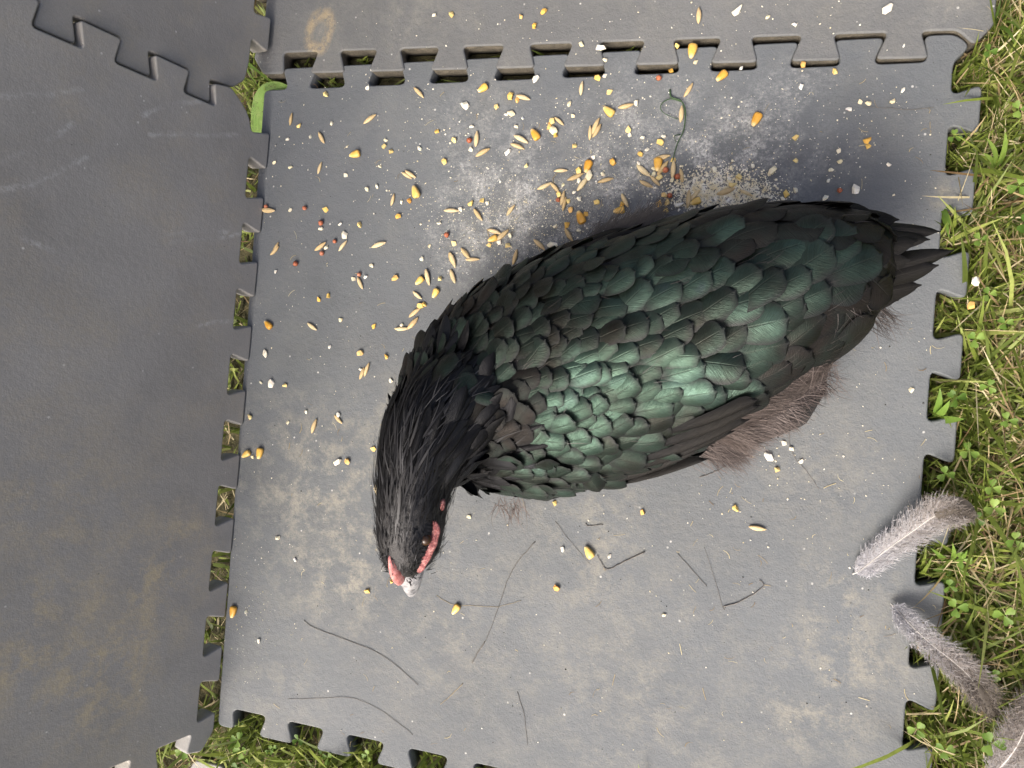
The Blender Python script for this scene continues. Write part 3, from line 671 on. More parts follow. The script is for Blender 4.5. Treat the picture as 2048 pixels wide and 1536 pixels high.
for i, (bx, by, tx, ty, w) in enumerate([(1120, 985, 1385, 890, 22), (1160, 968, 1425, 868, 26), (1220, 940, 1462, 842, 30), (1260, 920, 1490, 816, 34), (1300, 890, 1512, 788, 36), (1330, 860, 1505, 774, 34), (1170, 978, 1400, 884, 20), (1100, 995, 1330, 925, 18)]):
    px_feather('wing_feather', FW[i % 4], bx, by, tx, ty, w, .003, .006 + .001 * i, (.05, .045))
for i, (bx, by, tx, ty, w) in enumerate([(960, 575, 1180, 480, 34), (1000, 560, 1260, 455, 34), (1080, 545, 1320, 440, 34), (930, 600, 1120, 500, 30)]):
    px_feather('wing_feather', FW[i % 4], bx, by, tx, ty, w, .003, .004, (.07, .07))
# ---- tail
FT = [feather_mesh('tail_feather', tipr=.55, base=.50, camber=.20, bend=.06, rag=.03, point=.8) for _ in range(4)]
for m_ in FT: m_.materials.append(MF['w'])
for i, (bx, by, tx, ty, w, z0, z1) in enumerate([(1690, 455, 1884, 462, 44, .075, .066), (1700, 470, 1862, 478, 50, .078, .070), (1690, 500, 1838, 480, 56, .080, .074), (1690, 560, 1912, 500, 46, .074, .062), (1700, 575, 1880, 530, 54, .072, .064),
        (1680, 600, 1845, 570, 56, .068, .062), (1680, 540, 1822, 520, 60, .080, .074), (1650, 440, 1800, 438, 56, .074, .070), (1640, 600, 1800, 600, 64, .066, .058), (1620, 470, 1770, 460, 66, .080, .078), (1630, 560, 1790, 560, 66, .080, .074), (1600, 430, 1745, 420, 60, .07, .068), (1620, 640, 1745, 640, 60, .06, .052)]):
    b = W(bx, by, z0); t = W(tx, ty, z1); o = obj('tail_feather', FT[i % 4], None, HEN); nv = np.array([0, .25 if by < 520 else -.3, 1.0])
    orient(o, b, t, nv, float(np.linalg.norm(t - b)), w * m_per_px(b))

# ---- strands: hackles, head bristle, down
def strands(roots, dirs, nrms, length, width, segs=3, droop=.0, wave=.0, lift=.25, jitter=.25, tints=(0, 1)):
    N = len(roots); L = rng.uniform(*length, N); w = rng.uniform(*width, N)
    d = dirs + rng.normal(0, jitter, (N, 3)); d -= nrms * (d * nrms).sum(1)[:, None]; d /= np.linalg.norm(d, axis=1)[:, None] + 1e-9
    d = d + nrms * rng.uniform(lift * .3, lift * 1.2, N)[:, None]; d /= np.linalg.norm(d, axis=1)[:, None]
    pts_ = np.zeros((N, segs + 1, 3)); pts_[:, 0] = roots; sd_ = np.cross(d, nrms); sd_ /= np.linalg.norm(sd_, axis=1)[:, None] + 1e-9
    cv = rng.normal(0, wave, N)
    for k in range(segs):
        pts_[:, k + 1] = pts_[:, k] + d * (L / segs)[:, None]
        d = d + sd_ * (cv + rng.normal(0, wave * .5, N))[:, None] - nrms * (lift * 1.1 / segs) + np.array([0, 0, -droop]); d /= np.linalg.norm(d, axis=1)[:, None]
    pts_[:, :, 2] = np.maximum(pts_[:, :, 2], .0012)
    prof = np.interp(np.linspace(0, 1, segs + 1), [0, .45, 1], [.75, 1, .12])
    off = sd_[:, None] * (w[:, None, None] * prof[None, :, None] * .5)
    return np.stack([pts_ - off, pts_ + off], 2) - hl, rng.uniform(*tints, N)
def sample(n_, cond, maxtry=60000):
    idx = rng.choice(len(fa), maxtry, p=far / far.sum()); out = []
    for i in idx:
        if len(out) >= n_: break
        p = fa[i] + rng.normal(0, .0012, 3); v, s = flow(p)
        if cond(p, s, fn[i]): out.append((p, v, fn[i]))
    return [np.array([o[k] for o in out]) for k in range(3)]
M['hackle'] = mat_strand('hackle', [(0, (.004, .004, .0045)), (.7, (.010, .010, .011)), (.93, (.028, .028, .028)), (1, (.07, .07, .07))], rough=.48, spec=.32)
M['down'] = mat_strand('down', [(0, (.035, .028, .025)), (.6, (.085, .066, .057)), (1, (.19, .155, .138))], rough=.6, transl=.25)
M['fluff'] = mat_strand('fluff', [(0, (.016, .014, .012)), (.7, (.05, .042, .037)), (1, (.15, .13, .115))], rough=.5, transl=.1)
HEAD_S = cum[5]
NAX = np.array([q[0] for q in NECK])
def neckd(p): return np.linalg.norm(NAX - p, axis=1).min()
FACE = np.array([(866, 1045), (878, 1062), (872, 1088), (858, 1120), (846, 1150), (828, 1150), (838, 1122), (840, 1096), (840, 1066), (852, 1046)]); COMBZ = np.array([(776, 1098), (790, 1094), (800, 1118), (816, 1168), (792, 1160), (776, 1125)])
def bare(p):
    x, y = project(p); x = np.array([x]); y = np.array([y]); return pip(x, y, FACE)[0] or pip(x, y, COMBZ)[0]
hp = sample(1300, lambda p, s, nn: HEAD_S * .8 < s < NECK_END * .97 and p[2] > .03 and neckd(p) < .042)
hp2 = sample(3600, lambda p, s, nn: s < HEAD_S * 1.05 and not bare(p))
hk = [strands(hp[0], hp[1], hp[2], (.012, .026), (.0005, .0014), 4, .02, .05, .18, .14, (0, .9)), strands(hp2[0], hp2[1], hp2[2], (.003, .0065), (.0004, .0008), 2, 0, .05, .22, .18, (0, 1))]
hp3 = sample(160, lambda p, s, nn: HEAD_S * .9 < s < NECK_END * .9 and p[2] > .06 and neckd(p) < .05)
hk.append(strands(hp3[0], hp3[1], hp3[2], (.012, .028), (.0003, .0006), 4, .01, .08, .35, .2, (.7, 1)))
obj('neck_hackles', ribbons_mesh('neck_hackles', hk), M['hackle'], HEN, kind='stuff')
FH = [feather_mesh('hackle_feather', tipr=.5, base=.5, camber=.25, bend=.10, rag=.03, cols=4, point=.5) for _ in range(4)]
MF['h'] = mat_feather('feather_hackle', [(.1, (.006, .006, .006)), (.5, (.012, .012, .013)), (.9, (.022, .024, .026))], .6, .36, spec=.25)
for m_ in FH: m_.materials.append(MF['h'])
hf = sample(420, lambda p, s, nn: HEAD_S * 1.35 < s < NECK_END * 1.0 and p[2] > .035 and neckd(p) < .05); kept = []
for p, v, nn in zip(*hf):
    if len(kept) and min(np.linalg.norm(np.array(kept) - p, axis=1)) < .0062: continue
    kept.append(p); v = v + rng.normal(0, .12, 3); v -= nn * (v @ nn); v /= np.linalg.norm(v); L = rng.uniform(.024, .034)
    bl2, bn2 = near(p - v * L * .4); tl2, tn2 = near(p + v * L * .6); o = obj('hackle_feather', FH[len(kept) % 4], None, HEN)
    b2 = bl2 + bn2 * .0004; t2 = tl2 + tn2 * (.0035 + rng.uniform(0, .002)); orient(o, b2, t2, nn, float(np.linalg.norm(t2 - b2)), rng.uniform(.0075, .0105))
ruff = sample(60, lambda p, s, nn: NECK_END * .62 < s < NECK_END * .95 and p[2] > .06 and neckd(p) < .045); kr = []
for p, v, nn in zip(*ruff):
    if len(kr) and min(np.linalg.norm(np.array(kr) - p, axis=1)) < .010: continue
    kr.append(p); v = v + rng.normal(0, .22, 3); v -= nn * (v @ nn); v /= np.linalg.norm(v); L = rng.uniform(.028, .040); tl2, tn2 = near(p + v * L * .8)
    b2 = p + nn * .001; t2 = tl2 + tn2 * rng.uniform(.006, .010); o = obj('hackle_feather', FH[len(kr) % 4], None, HEN); orient(o, b2, t2, nn, float(np.linalg.norm(t2 - b2)), rng.uniform(.009, .013))
print('hackles', len(kept), len(kr))
# brown belly down beyond the wing tip, soft fringe elsewhere
bl_ = []
def fluff_px(lst, n_, length, width, spreadpx, dirpx, jit=.35, wave=.25, z=None, lift=.3, tints=(0, 1)):
    R, D, Nn = [], [], []
    for x, y in lst:
        for _ in range(n_):
            xx, yy = x + rng.normal() * spreadpx, y + rng.normal() * spreadpx
            p, nn = hit(xx, yy)
            if p is None:
                if z is None: continue
                p = W(xx, yy, z); nn = np.array([0, 0, 1.0])
            a = W(xx, yy, p[2]); b = W(xx + dirpx[0], yy + dirpx[1], p[2]); R.append(p); D.append((b - a) / np.linalg.norm(b - a)); Nn.append(nn)
    return strands(np.array(R), np.array(D), np.array(Nn), length, width, 5, .03, wave, lift, jit, tints)
dn = [fluff_px([(1400, 862), (1430, 850), (1460, 845), (1490, 825), (1520, 812), (1545, 795), (1570, 785), (1600, 765), (1620, 750)], 420, (.009, .018), (.00022, .0005), 15, (60, 26), .22, .12, .03, .22),
      fluff_px([(1400, 890), (1430, 886), (1449, 884), (1449, 884), (1470, 872), (1500, 850), (1540, 830)], 300, (.010, .020), (.0002, .00045), 14, (55, 35), .18, .10, .02, .25, (.3, 1)),
      fluff_px([(1005, 1008), (1030, 1005)], 26, (.008, .020), (.0003, .0006), 8, (20, 60), .5, .25, .02, .3, (.5, 1)),
      fluff_px([(1640, 735), (1655, 722)], 110, (.014, .024), (.0002, .00045), 8, (5, 60), .15, .16, .04)]
obj('belly_down', ribbons_mesh('belly_down', dn), M['down'], HEN, kind='stuff')
fr = [fluff_px([(1190, 478), (1220, 468), (1250, 455), (1280, 448), (1300, 440), (1240, 470)], 130, (.006, .014), (.0002, .0005), 10, (30, -30), .25, .12, .06, .25, (0, .35)),
      fluff_px([(1700, 620), (1725, 625), (1745, 618), (1680, 600)], 120, (.010, .020), (.0002, .00045), 12, (45, 40), .18, .14, .055, .25, (.2, 1)),
      fluff_px([(1590, 500), (1610, 440), (1640, 500), (1690, 480)], 30, (.010, .020), (.0002, .0004), 24, (40, -5), .15, .08, .08, .10, (0, .6))]
wp = sample(420, lambda p, s, nn: s > NECK_END and p[2] > .03)
fr.append(strands(wp[0] + wp[2] * .0028, wp[1], wp[2], (.006, .014), (.00018, .00035), 3, 0, .10, .2, .3, (0, .7)))
obj('loose_barbs', ribbons_mesh('loose_barbs', fr), M['fluff'], HEN, kind='stuff')

# ---- head parts: beak, comb, face skin, eyes
def hframe(px, py, z): return W(px, py, z)
def solid_loft(name, st, mat, seg=12, sub=True):
    vs, fs = loft(st, seg); me = mesh_from(name, np.array(vs) - hl, fs); bm = bmesh.new(); bm.from_mesh(me); bmesh.ops.recalc_face_normals(bm, faces=bm.faces); bm.to_mesh(me); bm.free()
    for p_ in me.polygons: p_.use_smooth = True
    o = obj(name, me, mat, HEN)
    if sub: o.modifiers.new('sub', 'SUBSURF').render_levels = 1
    return o
n = NT('beak_horn'); co = n.coord('Object'); n.set(Base_Color=n.cramp(n.noise(co, 260, 4, .65), [(.35, (.07, .07, .075)), (.48, (.22, .22, .22)), (.7, (.42, .41, .40))]), Roughness=.45); n.bump(n.noise(co, 500, 3), .3, .0005); M['beak'] = n.m
n = NT('red_skin'); co = n.coord('Object'); n.set(Base_Color=n.cramp(n.noise(co, 330, 4, .65), [(.35, (.13, .03, .03)), (.5, (.30, .09, .085)), (.65, (.50, .24, .21))]), Roughness=.6); n.b.inputs['Subsurface Weight'].default_value = .25; n.b.inputs['Subsurface Radius'].default_value = (.002, .0008, .0005); n.bump(n.noise(co, 800, 4, .7), .9, .0014); M['red'] = n.m
n = NT('pink_comb'); co = n.coord('Object'); n.set(Base_Color=n.cramp(n.noise(co, 300, 3, .6), [(.3, (.42, .12, .11)), (.6, (.60, .24, .21)), (.85, (.68, .36, .32))]), Roughness=.45); n.b.inputs['Subsurface Weight'].default_value = .3; n.b.inputs['Subsurface Radius'].default_value = (.002, .0008, .0005); n.bump(n.noise(co, 500, 4, .7), .8, .0012); M['pink'] = n.m
beak = solid_loft('beak', [station(*a) for a in ((817, 1116, .119, 34, .0088), (818, 1134, .118, 33, .0088), (820, 1150, .115, 28, .0078), (822, 1165, .111, 21, .0060), (823, 1179, .105, 14, .0044), (824, 1190, .098, 7, .0022))], M['beak'])
nos = obj('nostril', mesh_from('nostril', *[np.array(q) - (hl if i == 0 else 0) if i == 0 else q for i, q in enumerate(tube([W(828, 1145, .1262), W(826, 1152, .1245), W(823, 1160, .1195)], .0011, .0005, 6))]), M['skin'], beak)
lb = solid_loft('lower_beak', [station(*a) for a in ((818, 1125, .107, 28, .005), (821, 1150, .104, 22, .0040), (824, 1174, .099, 13, .002))], M['beak'])
comb = solid_loft('comb', [station(*a) for a in ((783, 1096, .136, 4, .003), (785, 1108, .137, 7, .0055), (789, 1121, .1355, 11, .0075), (795, 1136, .132, 13, .008), (801, 1150, .127, 10, .0065), (806, 1164, .120, 4, .003))], M['pink'])
def on_skin(x, y, hw, b, lift=.0006):
    p, nn = hit(x, y)
    if p is None: p = W(x, y, .118); nn = np.array([.3, 0, .9])
    p = p + nn * lift; return p, hw * m_per_px(p), b
face = solid_loft('face_skin', [on_skin(*a) for a in ((866, 1040, 4, .0008), (869, 1050, 9, .0016), (870, 1062, 12, .0022), (866, 1074, 9, .0017), (864, 1086, 12, .0024), (857, 1098, 9, .0018), (853, 1110, 11, .0022), (846, 1122, 8, .0017), (842, 1132, 9, .0018), (834, 1143, 6, .0012))], M['red'])
ear = solid_loft('ear_lobe', [on_skin(*a) for a in ((884, 996, 3, .0015), (884, 1008, 6, .003), (882, 1022, 4, .0015))], M['red'])
wat = solid_loft('wattle', [station(*a) for a in ((846, 1112, .103, 6, .004), (842, 1128, .099, 9, .006), (836, 1140, .095, 5, .003))], M['red'])
n = NT('eye'); n.set(Base_Color=(.035, .016, .005), Roughness=.3); M['eye'] = n.m
def ball(r, seg=16, rings=10):
    bm_ = bmesh.new(); bmesh.ops.create_uvsphere(bm_, u_segments=seg, v_segments=rings, radius=r); me = bpy.data.meshes.new('eye'); bm_.to_mesh(me); bm_.free()
    for p_ in me.polygons: p_.use_smooth = True
    return me
em = ball(.0033)
for q in (on_skin(853, 1080, 1, 1, -.0010)[0], W(772, 1080, .112)):
    e = obj('eye', em, M['eye'], HEN); e.location = tuple(q - hl)
# eyelid brow of feathers over the eye, bristles round beak base
br = [fluff_px([(868, 1056), (866, 1072), (861, 1090), (853, 1108), (845, 1126)], 20, (.0015, .0035), (.0002, .0004), 7, (-14, -20), .6, .1, .12, .6, (0, .3)),
      fluff_px([(852, 1050), (850, 1062), (846, 1096), (841, 1108), (835, 1120), (829, 1132)], 34, (.003, .0055), (.0003, .0006), 3, (22, 14), .4, .1, .12, .35, (0, .5)),
      fluff_px([(800, 1135), (812, 1138), (824, 1138), (833, 1133), (842, 1125)], 22, (.003, .006), (.0004, .0007), 4, (2, 30), .35, .1, .12, .3, (0, .4)),
      fluff_px([(832, 1058), (832, 1073), (826, 1092)], 20, (.004, .007), (.0005, .0009), 4, (5, 30), .3, .1, .12, .3, (0, .6)),
      fluff_px([(775, 1125), (772, 1110)], 40, (.004, .008), (.0004, .0008), 4, (-10, 30), .4, .1, .11, .4, (0, .4))]
obj('face_bristles', ribbons_mesh('face_bristles', br), M['hackle'], HEN, kind='stuff')
# ------------------------------------------------------------------ scattered feed
GR = {}
REG = {'A': (0, 0, 2.9257), 'B': (700, 0, 2.9257), 'C': (1348, 0, 2.9257), 'D': (300, 500, 2.9257), 'E': (1348, 500, 2.9257), 'F': (0, 1011, 2.9257), 'G': (700, 1011, 2.9257), 'H': (1348, 1011, 2.9257), 'Z': (0, 0, 1)}
# kind: o oat (angle), k whole kernel (angle), c yellow chip, w pale chip, W large pale chip, s red sorghum
FEED = {
'A': 'o1707,700,78 c1752,737 w1943,725 o1885,808,-62 w1685,817 w1820,800 w1607,953 w1702,980 o1875,985,72 w2025,1028 s1562,1210 o1573,1232,-8 w1700,1232 s1788,1220 c1910,1228 s1884,1307 w1880,1340 w1990,1312 W2020,1378 s1963,1414 o1617,1455,60 o1878,1443,30 w1912,1452 s1889,1484 o2010,1440,48 c1913,555',
'B': 'w497,93 c597,88 c998,100 c1138,72 c1082,155 o2040,95,88 w1355,260 W1467,283 w1493,353 w1495,445 c1448,462 s1808,462 c1877,415 c1915,272 k2003,305,80 w2025,365 W1087,465 w107,515 o405,545,-48 k780,522,30 W678,620 c858,630 c943,567 c982,590 o1015,575,-22 W945,668 w915,672 w1013,690 o1357,520,82 w1283,612 c1517,543 w1305,682 k1515,655,-42 o1615,623,8 w1678,605 o1980,530,55 o120,700,30 c510,770 w715,745 c612,820 s702,825 o742,815,85 w210,820 c200,858 c245,893 k33,907,10 c553,948 w177,975 o780,895,25 w708,878 w410,870 w975,745 o1003,818,-32 k1085,790,-58 o982,860,-25 W925,893 c1032,968 c1182,715 o1225,712,-45 c1165,742 W1190,765 c1203,792 c1315,862 o1405,780,86 o1440,740,65 o1445,768,55 c1630,765 w1637,792 w1835,800 c1815,832 c1700,903 w1738,877 w1715,808 w1425,922 o1235,1002,-4 c1342,1000 k1393,978,70 W1400,1030 w1480,1018 o1320,1037,18 w1340,1060 o1362,1078,50 o1497,1058,10 o1140,1090,20 o1200,1100,-50 w1248,1083 w1313,1128 c1225,1137 s1220,1172 o1245,1160,75 o1257,1195,76 c1278,1178 w1342,1167 c1443,1183 c1292,1230 k1352,1275,-70 c1382,1253 o1610,1175,-65 c1588,1195 k1575,1235,10 c1540,950 o1825,923,8 c1893,937 k1803,968,85 w1777,990 o1830,985,50 s1848,998 o1890,992,85 s1917,1037 o1942,1030,-82 w1887,1055 c1808,1040 w1775,1022 o1717,1000,-45 o1785,1060,-50 o1735,1078,-30 w1690,960 s1873,1147 c1837,1145 c1853,1185 c1807,1198 c1848,1232 W1925,1197 o1980,1165,85 o2020,1145,45 k2022,1183,20 o335,1030,-35 o357,1020,-35 w102,1110 w158,1095 k388,1125,-72 o252,1170,75 w305,1183 c350,1177 o597,1235,-5 o752,1257,-55 w650,1230 c707,1190 c773,1172 w805,1190 o943,1232,50 w520,1305 c285,1270 c62,1318 w1200,1327 c1270,1318 w1340,1350 o1283,1375,-60 o172,1435,15 s570,1377 c612,1427 w467,1440 o847,1358,-20 o893,1377,35 w940,1377 k838,1400,20 c817,1435 w873,1420 c925,1443 o680,1485,-50 o1110,1435,-45 W1187,1435 o725,1520,0 o967,1505,75 w425,1515 o597,1515,-70',
'C': 'W367,65 w547,103 w705,150 W1245,60 k278,450,40 w395,400 c757,380 c938,423 w745,508 o42,670,85 k480,705,62 w1335,530 w1023,645 c1127,822 c1135,855 c710,808 c708,945 W577,1000 w235,998 w335,987 w460,975 c380,1035 w323,1047 o303,1122,15 o423,1132,-30 c343,1080 w710,1118 c657,1137 w635,1165 s968,1117 W1062,1110 w1340,273 w1253,963 w962,885 w918,998 w905,1058 w967,948 w883,1160 w1275,597 w1087,600 w1135,608',
'D': 'o733,5,40 s858,82 s1012,20 s1228,145 w1193,172 w1265,160 o1233,195,-65 w1300,95 c1438,168 k1580,182,40 o1628,160,-78 c1705,168 w1590,58 o1773,60,-70 o1775,155,-70 c990,293 c1045,270 k1673,255,60 o1567,265,-40 c1585,325 c1610,318 o1553,367,35 o1540,430,45 w1475,440 o1475,460,0 k697,438,-45 o952,448,-35 c1310,450 w1117,410 w1055,568 W680,607 c1233,603 c1383,625 w1235,700 o1243,722,70 o1272,700,68 w650,778 W713,783 c793,795 w918,945 w810,1008 o965,1030,70 o1105,990,-45 w1105,967 c587,977 k568,1195,30 w602,1212 k648,1190,80 W1100,1240 c1158,1237 o1327,1405,-76 c1312,1165 w1410,765 o1850,20,-50 o1885,55,0 w740,128',
'E': 'o665,860,68 c718,795 c612,1027 c690,1003 w748,980 c680,955 W553,1210 c250,1185 w643,1132 c605,1290 w688,1165 w740,1237 c363,1510 w770,885 w1387,818',
'F': 'k1370,620,80 w1445,620 w1520,790 w1730,317 w1627,187',
'G': 'c105,500 c250,440 k622,605,55 c1212,480 w1245,255 k1400,270,-60 c1712,40 w1838,640 w1522,295 w700,67',
'H': 'o488,130,-8', 'Z': 'k1330,919,-10 c1110,1006 W1950,563 c1940,612'}
def rock(seed, sx, sy, sz, k=14):
    r = random.Random(seed); bm_ = bmesh.new()
    for _ in range(k):
        v = Vector((r.gauss(0, 1), r.gauss(0, 1), r.gauss(0, 1))).normalized(); bm_.verts.new((v.x * sx * r.uniform(.75, 1.1), v.y * sy * r.uniform(.75, 1.1), v.z * sz))
    bmesh.ops.convex_hull(bm_, input=bm_.verts); 
    for v in [v for v in bm_.verts if not v.link_faces]: bm_.verts.remove(v)
    me = bpy.data.meshes.new('chip'); bm_.to_mesh(me); bm_.free(); return me
def spindle(seed, L, w, h, groove=.25, seg=8):
    r = random.Random(seed); vs, fs = [], []; R = [(-1, .05), (-.8, .5), (-.4, .93), (.1, 1.0), (.5, .78), (.85, .36), (1, .04)]; b = r.uniform(-.06, .06)
    for t, q in R:
        for k in range(seg):
            th = 2 * math.pi * k / seg; g_ = 1 - groove * max(0, math.sin(th)) ** 6
            vs.append((t * L / 2, math.cos(th) * q * w / 2 + b * L * (1 - t * t) * .5, math.sin(th) * q * h / 2 * g_))
    for i in range(len(R) - 1):
        for k in range(seg): fs.append((i * seg + k, i * seg + (k + 1) % seg, (i + 1) * seg + (k + 1) % seg, (i + 1) * seg + k))
    fs += [tuple(range(seg - 1, -1, -1)), tuple(range((len(R) - 1) * seg, len(R) * seg))]
    return mesh_from('oat', vs, fs)
def kernel(seed, L, w, h, seg=8):
    r = random.Random(seed); vs, fs = [], []; R = [(-1, .25), (-.9, .42), (-.4, .74), (.2, .96), (.65, 1.0), (.9, .84), (1, .5)]
    for t, q in R:
        for k in range(seg):
            th = 2 * math.pi * (k + .5) / seg; c_, s2 = math.cos(th), math.sin(th); cx = math.copysign(abs(c_) ** .7, c_); sx = math.copysign(abs(s2) ** .7, s2)
            dent = .25 if (s2 > .3 and t > .3) else 0
            vs.append((t * L / 2 + r.uniform(-.02, .02) * L, cx * q * w / 2, sx * (.55 + .45 * q) * h / 2 * (1 - dent * .5)))
    for i in range(len(R) - 1):
        for k in range(seg): fs.append((i * seg + k, i * seg + (k + 1) % seg, (i + 1) * seg + (k + 1) % seg, (i + 1) * seg + k))
    fs += [tuple(range(seg - 1, -1, -1)), tuple(range((len(R) - 1) * seg, len(R) * seg))]
    return mesh_from('kernel', vs, fs)
M['oat'] = mat_simple('oat_hull', [(0, (.50, .36, .17)), (.5, (.62, .47, .25)), (1, (.70, .58, .34))], .5, bumpscale=900, bumpstr=.4)
M['corn'] = mat_simple('corn_whole', [(0, (.66, .33, .04)), (.5, (.74, .44, .08)), (1, (.78, .55, .16))], .38, spec=.5, sss=.15, grad=(-.0022, -.0056, (.80, .66, .36)))
M['chipy'] = mat_simple('corn_cracked', [(0, (.72, .40, .07)), (.35, (.78, .56, .16)), (.8, (.82, .68, .32)), (1, (.74, .36, .08))], .5, sss=.15, bumpscale=700)
M['chipw'] = mat_simple('corn_pale', [(0, (.74, .64, .38)), (.4, (.80, .75, .58)), (.8, (.82, .80, .72)), (1, (.72, .66, .40))], .55, sss=.15, bumpscale=700)
M['sorg'] = mat_simple('sorghum_red', [(0, (.30, .075, .03)), (.6, (.42, .13, .06)), (1, (.50, .20, .11))], .45, bumpscale=800)
GM = {'o': [spindle(i, .0118, .0030 + .0002 * i, .0027) for i in range(4)], 'k': [kernel(i, .0098, .0066, .0042) for i in range(3)], 'c': [rock(i, .0029, .0024, .0017, 13) for i in range(6)],
      'w': [rock(20 + i, .0028, .0022, .0015, 12) for i in range(6)], 'W': [rock(40 + i, .0052, .0036, .0020, 15) for i in range(4)], 's': [rock(60 + i, .0020, .0020, .0019, 60) for i in range(2)]}
for kk, mm in (('o', 'oat'), ('k', 'corn'), ('c', 'chipy'), ('w', 'chipw'), ('W', 'chipw'), ('s', 'sorg')):
    for m_ in GM[kk]:
        m_.materials.append(M[mm])
        if kk in 'sk': m_.polygons.foreach_set('use_smooth', [True] * len(m_.polygons))
HALF = {'o': .0013, 'k': .0021, 'c': .0014, 'w': .0012, 'W': .0016, 's': .0018}
NAME = {'o': ('oat_grain', 'oat', 'slender tan oat grain'), 'k': ('corn_kernel', 'corn', 'whole orange corn kernel'), 'c': ('cracked_corn', 'corn chip', 'small cracked yellow corn chip'), 'w': ('pale_corn_chip', 'corn chip', 'small pale cream corn chip'), 'W': ('pale_corn_chip', 'corn chip', 'large whitish piece of corn'), 's': ('sorghum_seed', 'seed', 'round red sorghum seed')}
def zone(x, y):
    if x > 1935 and 540 < y < 640: return 'in the grass beside the mat'
    if y < 112 - (x - 700) * .03 and x > 480: return 'on the dusty mat along the top'
    if y > 1010 + (0 if x < 900 else -130) and x >= 850: return 'on the bare mat below the hen'
    if y > 780 and x > 1300: return 'on the bare mat below the hen'
    if y > 860 and x < 850: return 'on the mat left of the hen\'s head'
    if x < 760: return 'on the mat near the left wall'
    if x < 1080: return 'in front of the hen\'s shoulder'
    if x < 1330: return 'in the middle of the feed above the hen\'s back'
    if x < 1560: return 'around the meal pile against the hen\'s back'
    return 'on the dark mat above the hen\'s tail'
gi = 0
for reg, txt in FEED.items():
    ox, oy, sc = REG[reg]
    for tok in txt.split():
        kk = tok[0]; nums = [float(q) for q in tok[1:].split(',')]; x, y = ox + nums[0] / sc, oy + nums[1] / sc
        ang = math.radians(nums[2]) if len(nums) > 2 else random.uniform(0, 6.28)
        z0 = 0.0 if y > 112 - (x - 700) * .03 else .0016
        if zone(x, y).startswith('in the grass'): z0 = .012
        p = W(x, y, z0); nm, cat, lab = NAME[kk]; me = GM[kk][gi % len(GM[kk])]; s_ = random.uniform(.8, 1.1) * {'k': .9, 'W': .82, 'w': .82}.get(kk, 1) * (1.15 if nums[-1] == -8 else 1)
        o = obj(nm, me, None, None, label=f'{lab} {zone(x, y)}', category=cat, group=f'{NAME[kk][2]}s {zone(x, y)}')
        o.location = (p[0], p[1], z0 + HALF[kk] * s_ * .92); o.rotation_euler = (random.uniform(-.2, .2) if kk in 'oks' else random.uniform(-.15, .15), random.uniform(-.08, .08), ang + .08); o.scale = (s_,) * 3; gi += 1
print('grains', gi)
# ---- meal and crumbs: too fine to count
def crumbs(clusters):
    vs, fs = [], []; base = np.array([(1, 0, 0), (-1, 0, 0), (0, 1, 0), (0, -1, 0), (0, 0, 1), (0, 0, -1)], float); tri = [(0, 2, 4), (2, 1, 4), (1, 3, 4), (3, 0, 4), (2, 0, 5), (1, 2, 5), (3, 1, 5), (0, 3, 5)]
    for n_, x, y, sx, sy, r0, r1 in clusters:
        X = rng.normal(x, sx, n_) if sx < 1000 else rng.uniform(520, 1890, n_); Y = rng.normal(y, sy, n_) if sx < 1000 else rng.uniform(150, 1500, n_)
        pw = np.array([W(a, b, 0) for a, b in zip(X, Y)])
        ok = pip(pw[:, 0], pw[:, 1], poly_c) | pip(pw[:, 0], pw[:, 1], u_poly)
        for p in pw[ok]:
            r = r0 + (r1 - r0) * rng.random() ** 3; a = rng.uniform(0, 6.28); q = base * rng.uniform(.6, 1.2, (6, 1)) * np.array([1, rng.uniform(.4, 1), .6]) * r
            c_, s2 = math.cos(a), math.sin(a); q = np.c_[q[:, 0] * c_ - q[:, 1] * s2, q[:, 0] * s2 + q[:, 1] * c_, q[:, 2]]; b = len(vs); lift = .0016 if p[1] > .002 and not pip(np.array([p[0]]), np.array([p[1]]), poly_c)[0] else 0
            vs += list(q + p + np.array([0, 0, r * .5 + lift])); fs += [tuple(b + k for k in t) for t in tri]
    return mesh_from('crumbs', vs, fs, False)
M['meal'] = mat_simple('meal', [(.3, (.78, .66, .38)), (.5, (.85, .80, .64)), (.7, (.88, .87, .82))], .6, by=160)
obj('feed_crumbs', crumbs([(1800, 1450, 384, 46, 24, .0005, .0012), (800, 1400, 388, 36, 20, .0006, .0014), (600, 1505, 398, 34, 20, .0005, .0012), (260, 1230, 370, 110, 60, .0003, .0010), (300, 1010, 455, 90, 55, .0003, .0010), (1500, 1010, 440, 80, 50, .00018, .0005), (900, 1150, 440, 70, 40, .00018, .0005), (700, 1270, 330, 110, 60, .00018, .0005), (260, 900, 330, 150, 110, .0003, .0010), (240, 1250, 230, 250, 60, .0003, .0009), (200, 1650, 260, 130, 90, .0003, .0009), (120, 640, 620, 120, 250, .0003, .0009), (560, 1200, 800, 5000, 500, .0002, .0008), (160, 1500, 900, 140, 90, .0003, .0009), (90, 1300, 40, 330, 30, .0003, .0009), (120, 500, 1230, 25, 120, .0003, .0008)]),
    M['meal'], kind='stuff', label='fine pale meal and crumbs strewn over the mats', category='crumbs')

def scatter_px(n_, box):
    X = rng.uniform(box[0], box[2], n_); Y = rng.uniform(box[1], box[3], n_); return np.array([W(a, b, 0) for a, b in zip(X, Y)])
